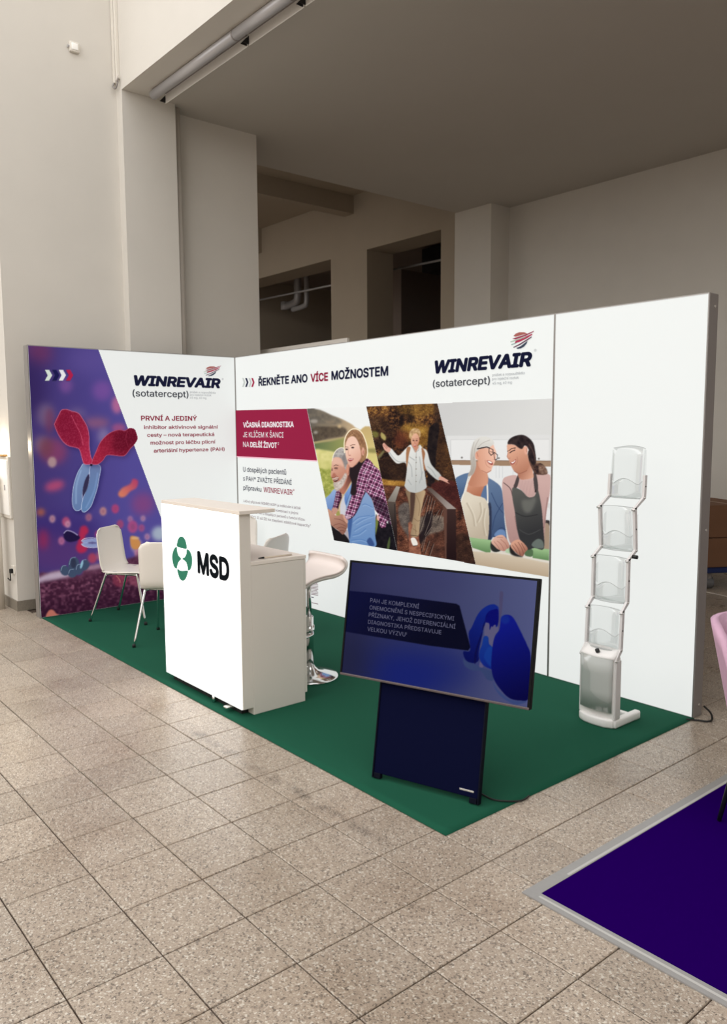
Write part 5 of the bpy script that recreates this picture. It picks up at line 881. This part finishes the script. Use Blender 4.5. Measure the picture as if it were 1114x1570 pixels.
# ================================================================= cables, neighbour's carpet and chair, boxes
tag(obj('mains_cable', tube(crom([(4.985, -.06, .008), (5.03, -.02, .006), (5.075, .005, .006), (5.085, .04, .012), (5.05, .09, .03), (5.0, .11, .05)]), .0055, 8), 'cord', None, True), 'short black cable looping out at the right wall corner', 'cable')
tag(obj('floor_cable', tube(crom([(2.9, 3.47, .006), (3.336, 3.426, .006), (3.57, 3.38, .006), (4.2, 3.2, .006), (5.2, 3.25, .006)]), .006, 8), 'wcord', None, True), 'white cable crossing the floor in front of the stacked boxes', 'cable')
tag(obj('neighbour_carpet', rbox(5.5, 8.6, -2.09, .9, 0, .005, .001), 'purple'), 'deep purple needle felt carpet at the lower right', 'carpet')
def tape_s(name, label, pts, ridge):
    o = thing(name, label, 'tape', (0, 0, 0), 0, 'grey tape round the purple carpet'); obj('strip', prism([(x, y, .0006) for x, y in pts], (0, 0, .0055)), 'tape', o); obj('worn_edge', prism([(x, y, .0062) for x, y in ridge], (0, 0, .0006)), 'tapewear', o, label='paler worn stripe')
tape_s('floor_tape', 'grey tape along the purple carpet edge that faces the stand', [(5.462, -2.118), (5.512, -2.072), (5.53, .9), (5.482, .9)], [(5.497, -1.9), (5.508, -1.9), (5.522, -.4), (5.508, -.4)])
tape_s('floor_tape', 'grey tape along the purple carpet edge nearest the camera', [(5.462, -2.1185), (8.6, -2.122), (8.6, -2.068), (5.511, -2.0725)], [(5.52, -2.098), (7.0, -2.103), (7.0, -2.091), (5.52, -2.088)])
t = thing('tub_chair', 'pink velvet chair on the purple carpet, mostly beyond the right edge', 'chair', (5.89, -1.0, .0085), math.radians(-25))
rows = []
for i in range(9):
    f_ = i/8; z = .40+.47*f_; row = []
    for k in range(17):
        a = math.radians(90+180*k/16); e = abs(k-8)/8; zz = .40+(.47-.16*e**9)*f_; r = .195+.09*f_; row.append((r*1.0*math.cos(a)*(1.0+.08*f_), r*math.sin(a), zz))
    rows.append(row)
obj('shell', sheet(rows, .032), 'pinkv', t, True); obj('seat', rbox(-.15, .2, -.16, .16, .37, .47, .04, 3), 'pinkv', t, True)
for sx in (-1, 1):
    for sy in (-1, 1): obj('leg', tube([(sx*.11, sy*.11, .37), (sx*.17, sy*.155, .0)], [.014, .009], 8), 'lock', t, True, 'black metal leg')
def carton(label, loc, rz, sx, sy, sz):
    t = thing('cardboard_box', label, 'box', loc, rz, 'boxes on the dolly'); obj('carton', rbox(-sx, sx, -sy, sy, 0, sz, .004), 'box', t); obj('flap', rbox(-sx, sx, -sy, -.004, sz, sz+.004, .001), 'box', t); obj('flap', rbox(-sx, sx, .004, sy, sz, sz+.004, .001), 'box', t); obj('packing_tape', rbox(-sx-.002, sx+.002, -.03, .03, sz+.004, sz+.0055, .0005), 'boxtape', t); obj('end_tape', rbox(-sx*.4, -sx*.4+.05, -sy-.002, -sy, sz-.16, sz, .0005), 'boxtape', t)
rz = math.radians(-30); bx = (3.05, 3.98, .24)
t = thing('dolly', 'blue transport dolly with grey castors under the boxes', 'dolly', (bx[0], bx[1], 0), rz); obj('deck', rbox(-.42, .42, -.28, .28, .175, .235, .012), 'dolly', t)
for sx in (-1, 1):
    for sy in (-1, 1):
        obj('fork', rbox(sx*.33-.03, sx*.33+.03, sy*.2-.022, sy*.2+.022, .07, .175, .006), 'alud', t); w0 = obj('wheel', tube([(sx*.33-.02, sy*.2-.04, .066), (sx*.33-.02, sy*.2+.04, .066)], .066, 20), 'wheel', t); obj('hub', tube([(sx*.33-.02, sy*.2-.043, .066), (sx*.33-.02, sy*.2+.043, .066)], .032, 14), 'cord', w0)
carton('brown cardboard box resting directly on the blue dolly', bx, rz, .43, .29, .295); carton('brown cardboard box on top of another on the dolly', (bx[0]-.01, bx[1]+.01, .545), rz+.02, .43, .29, .325)
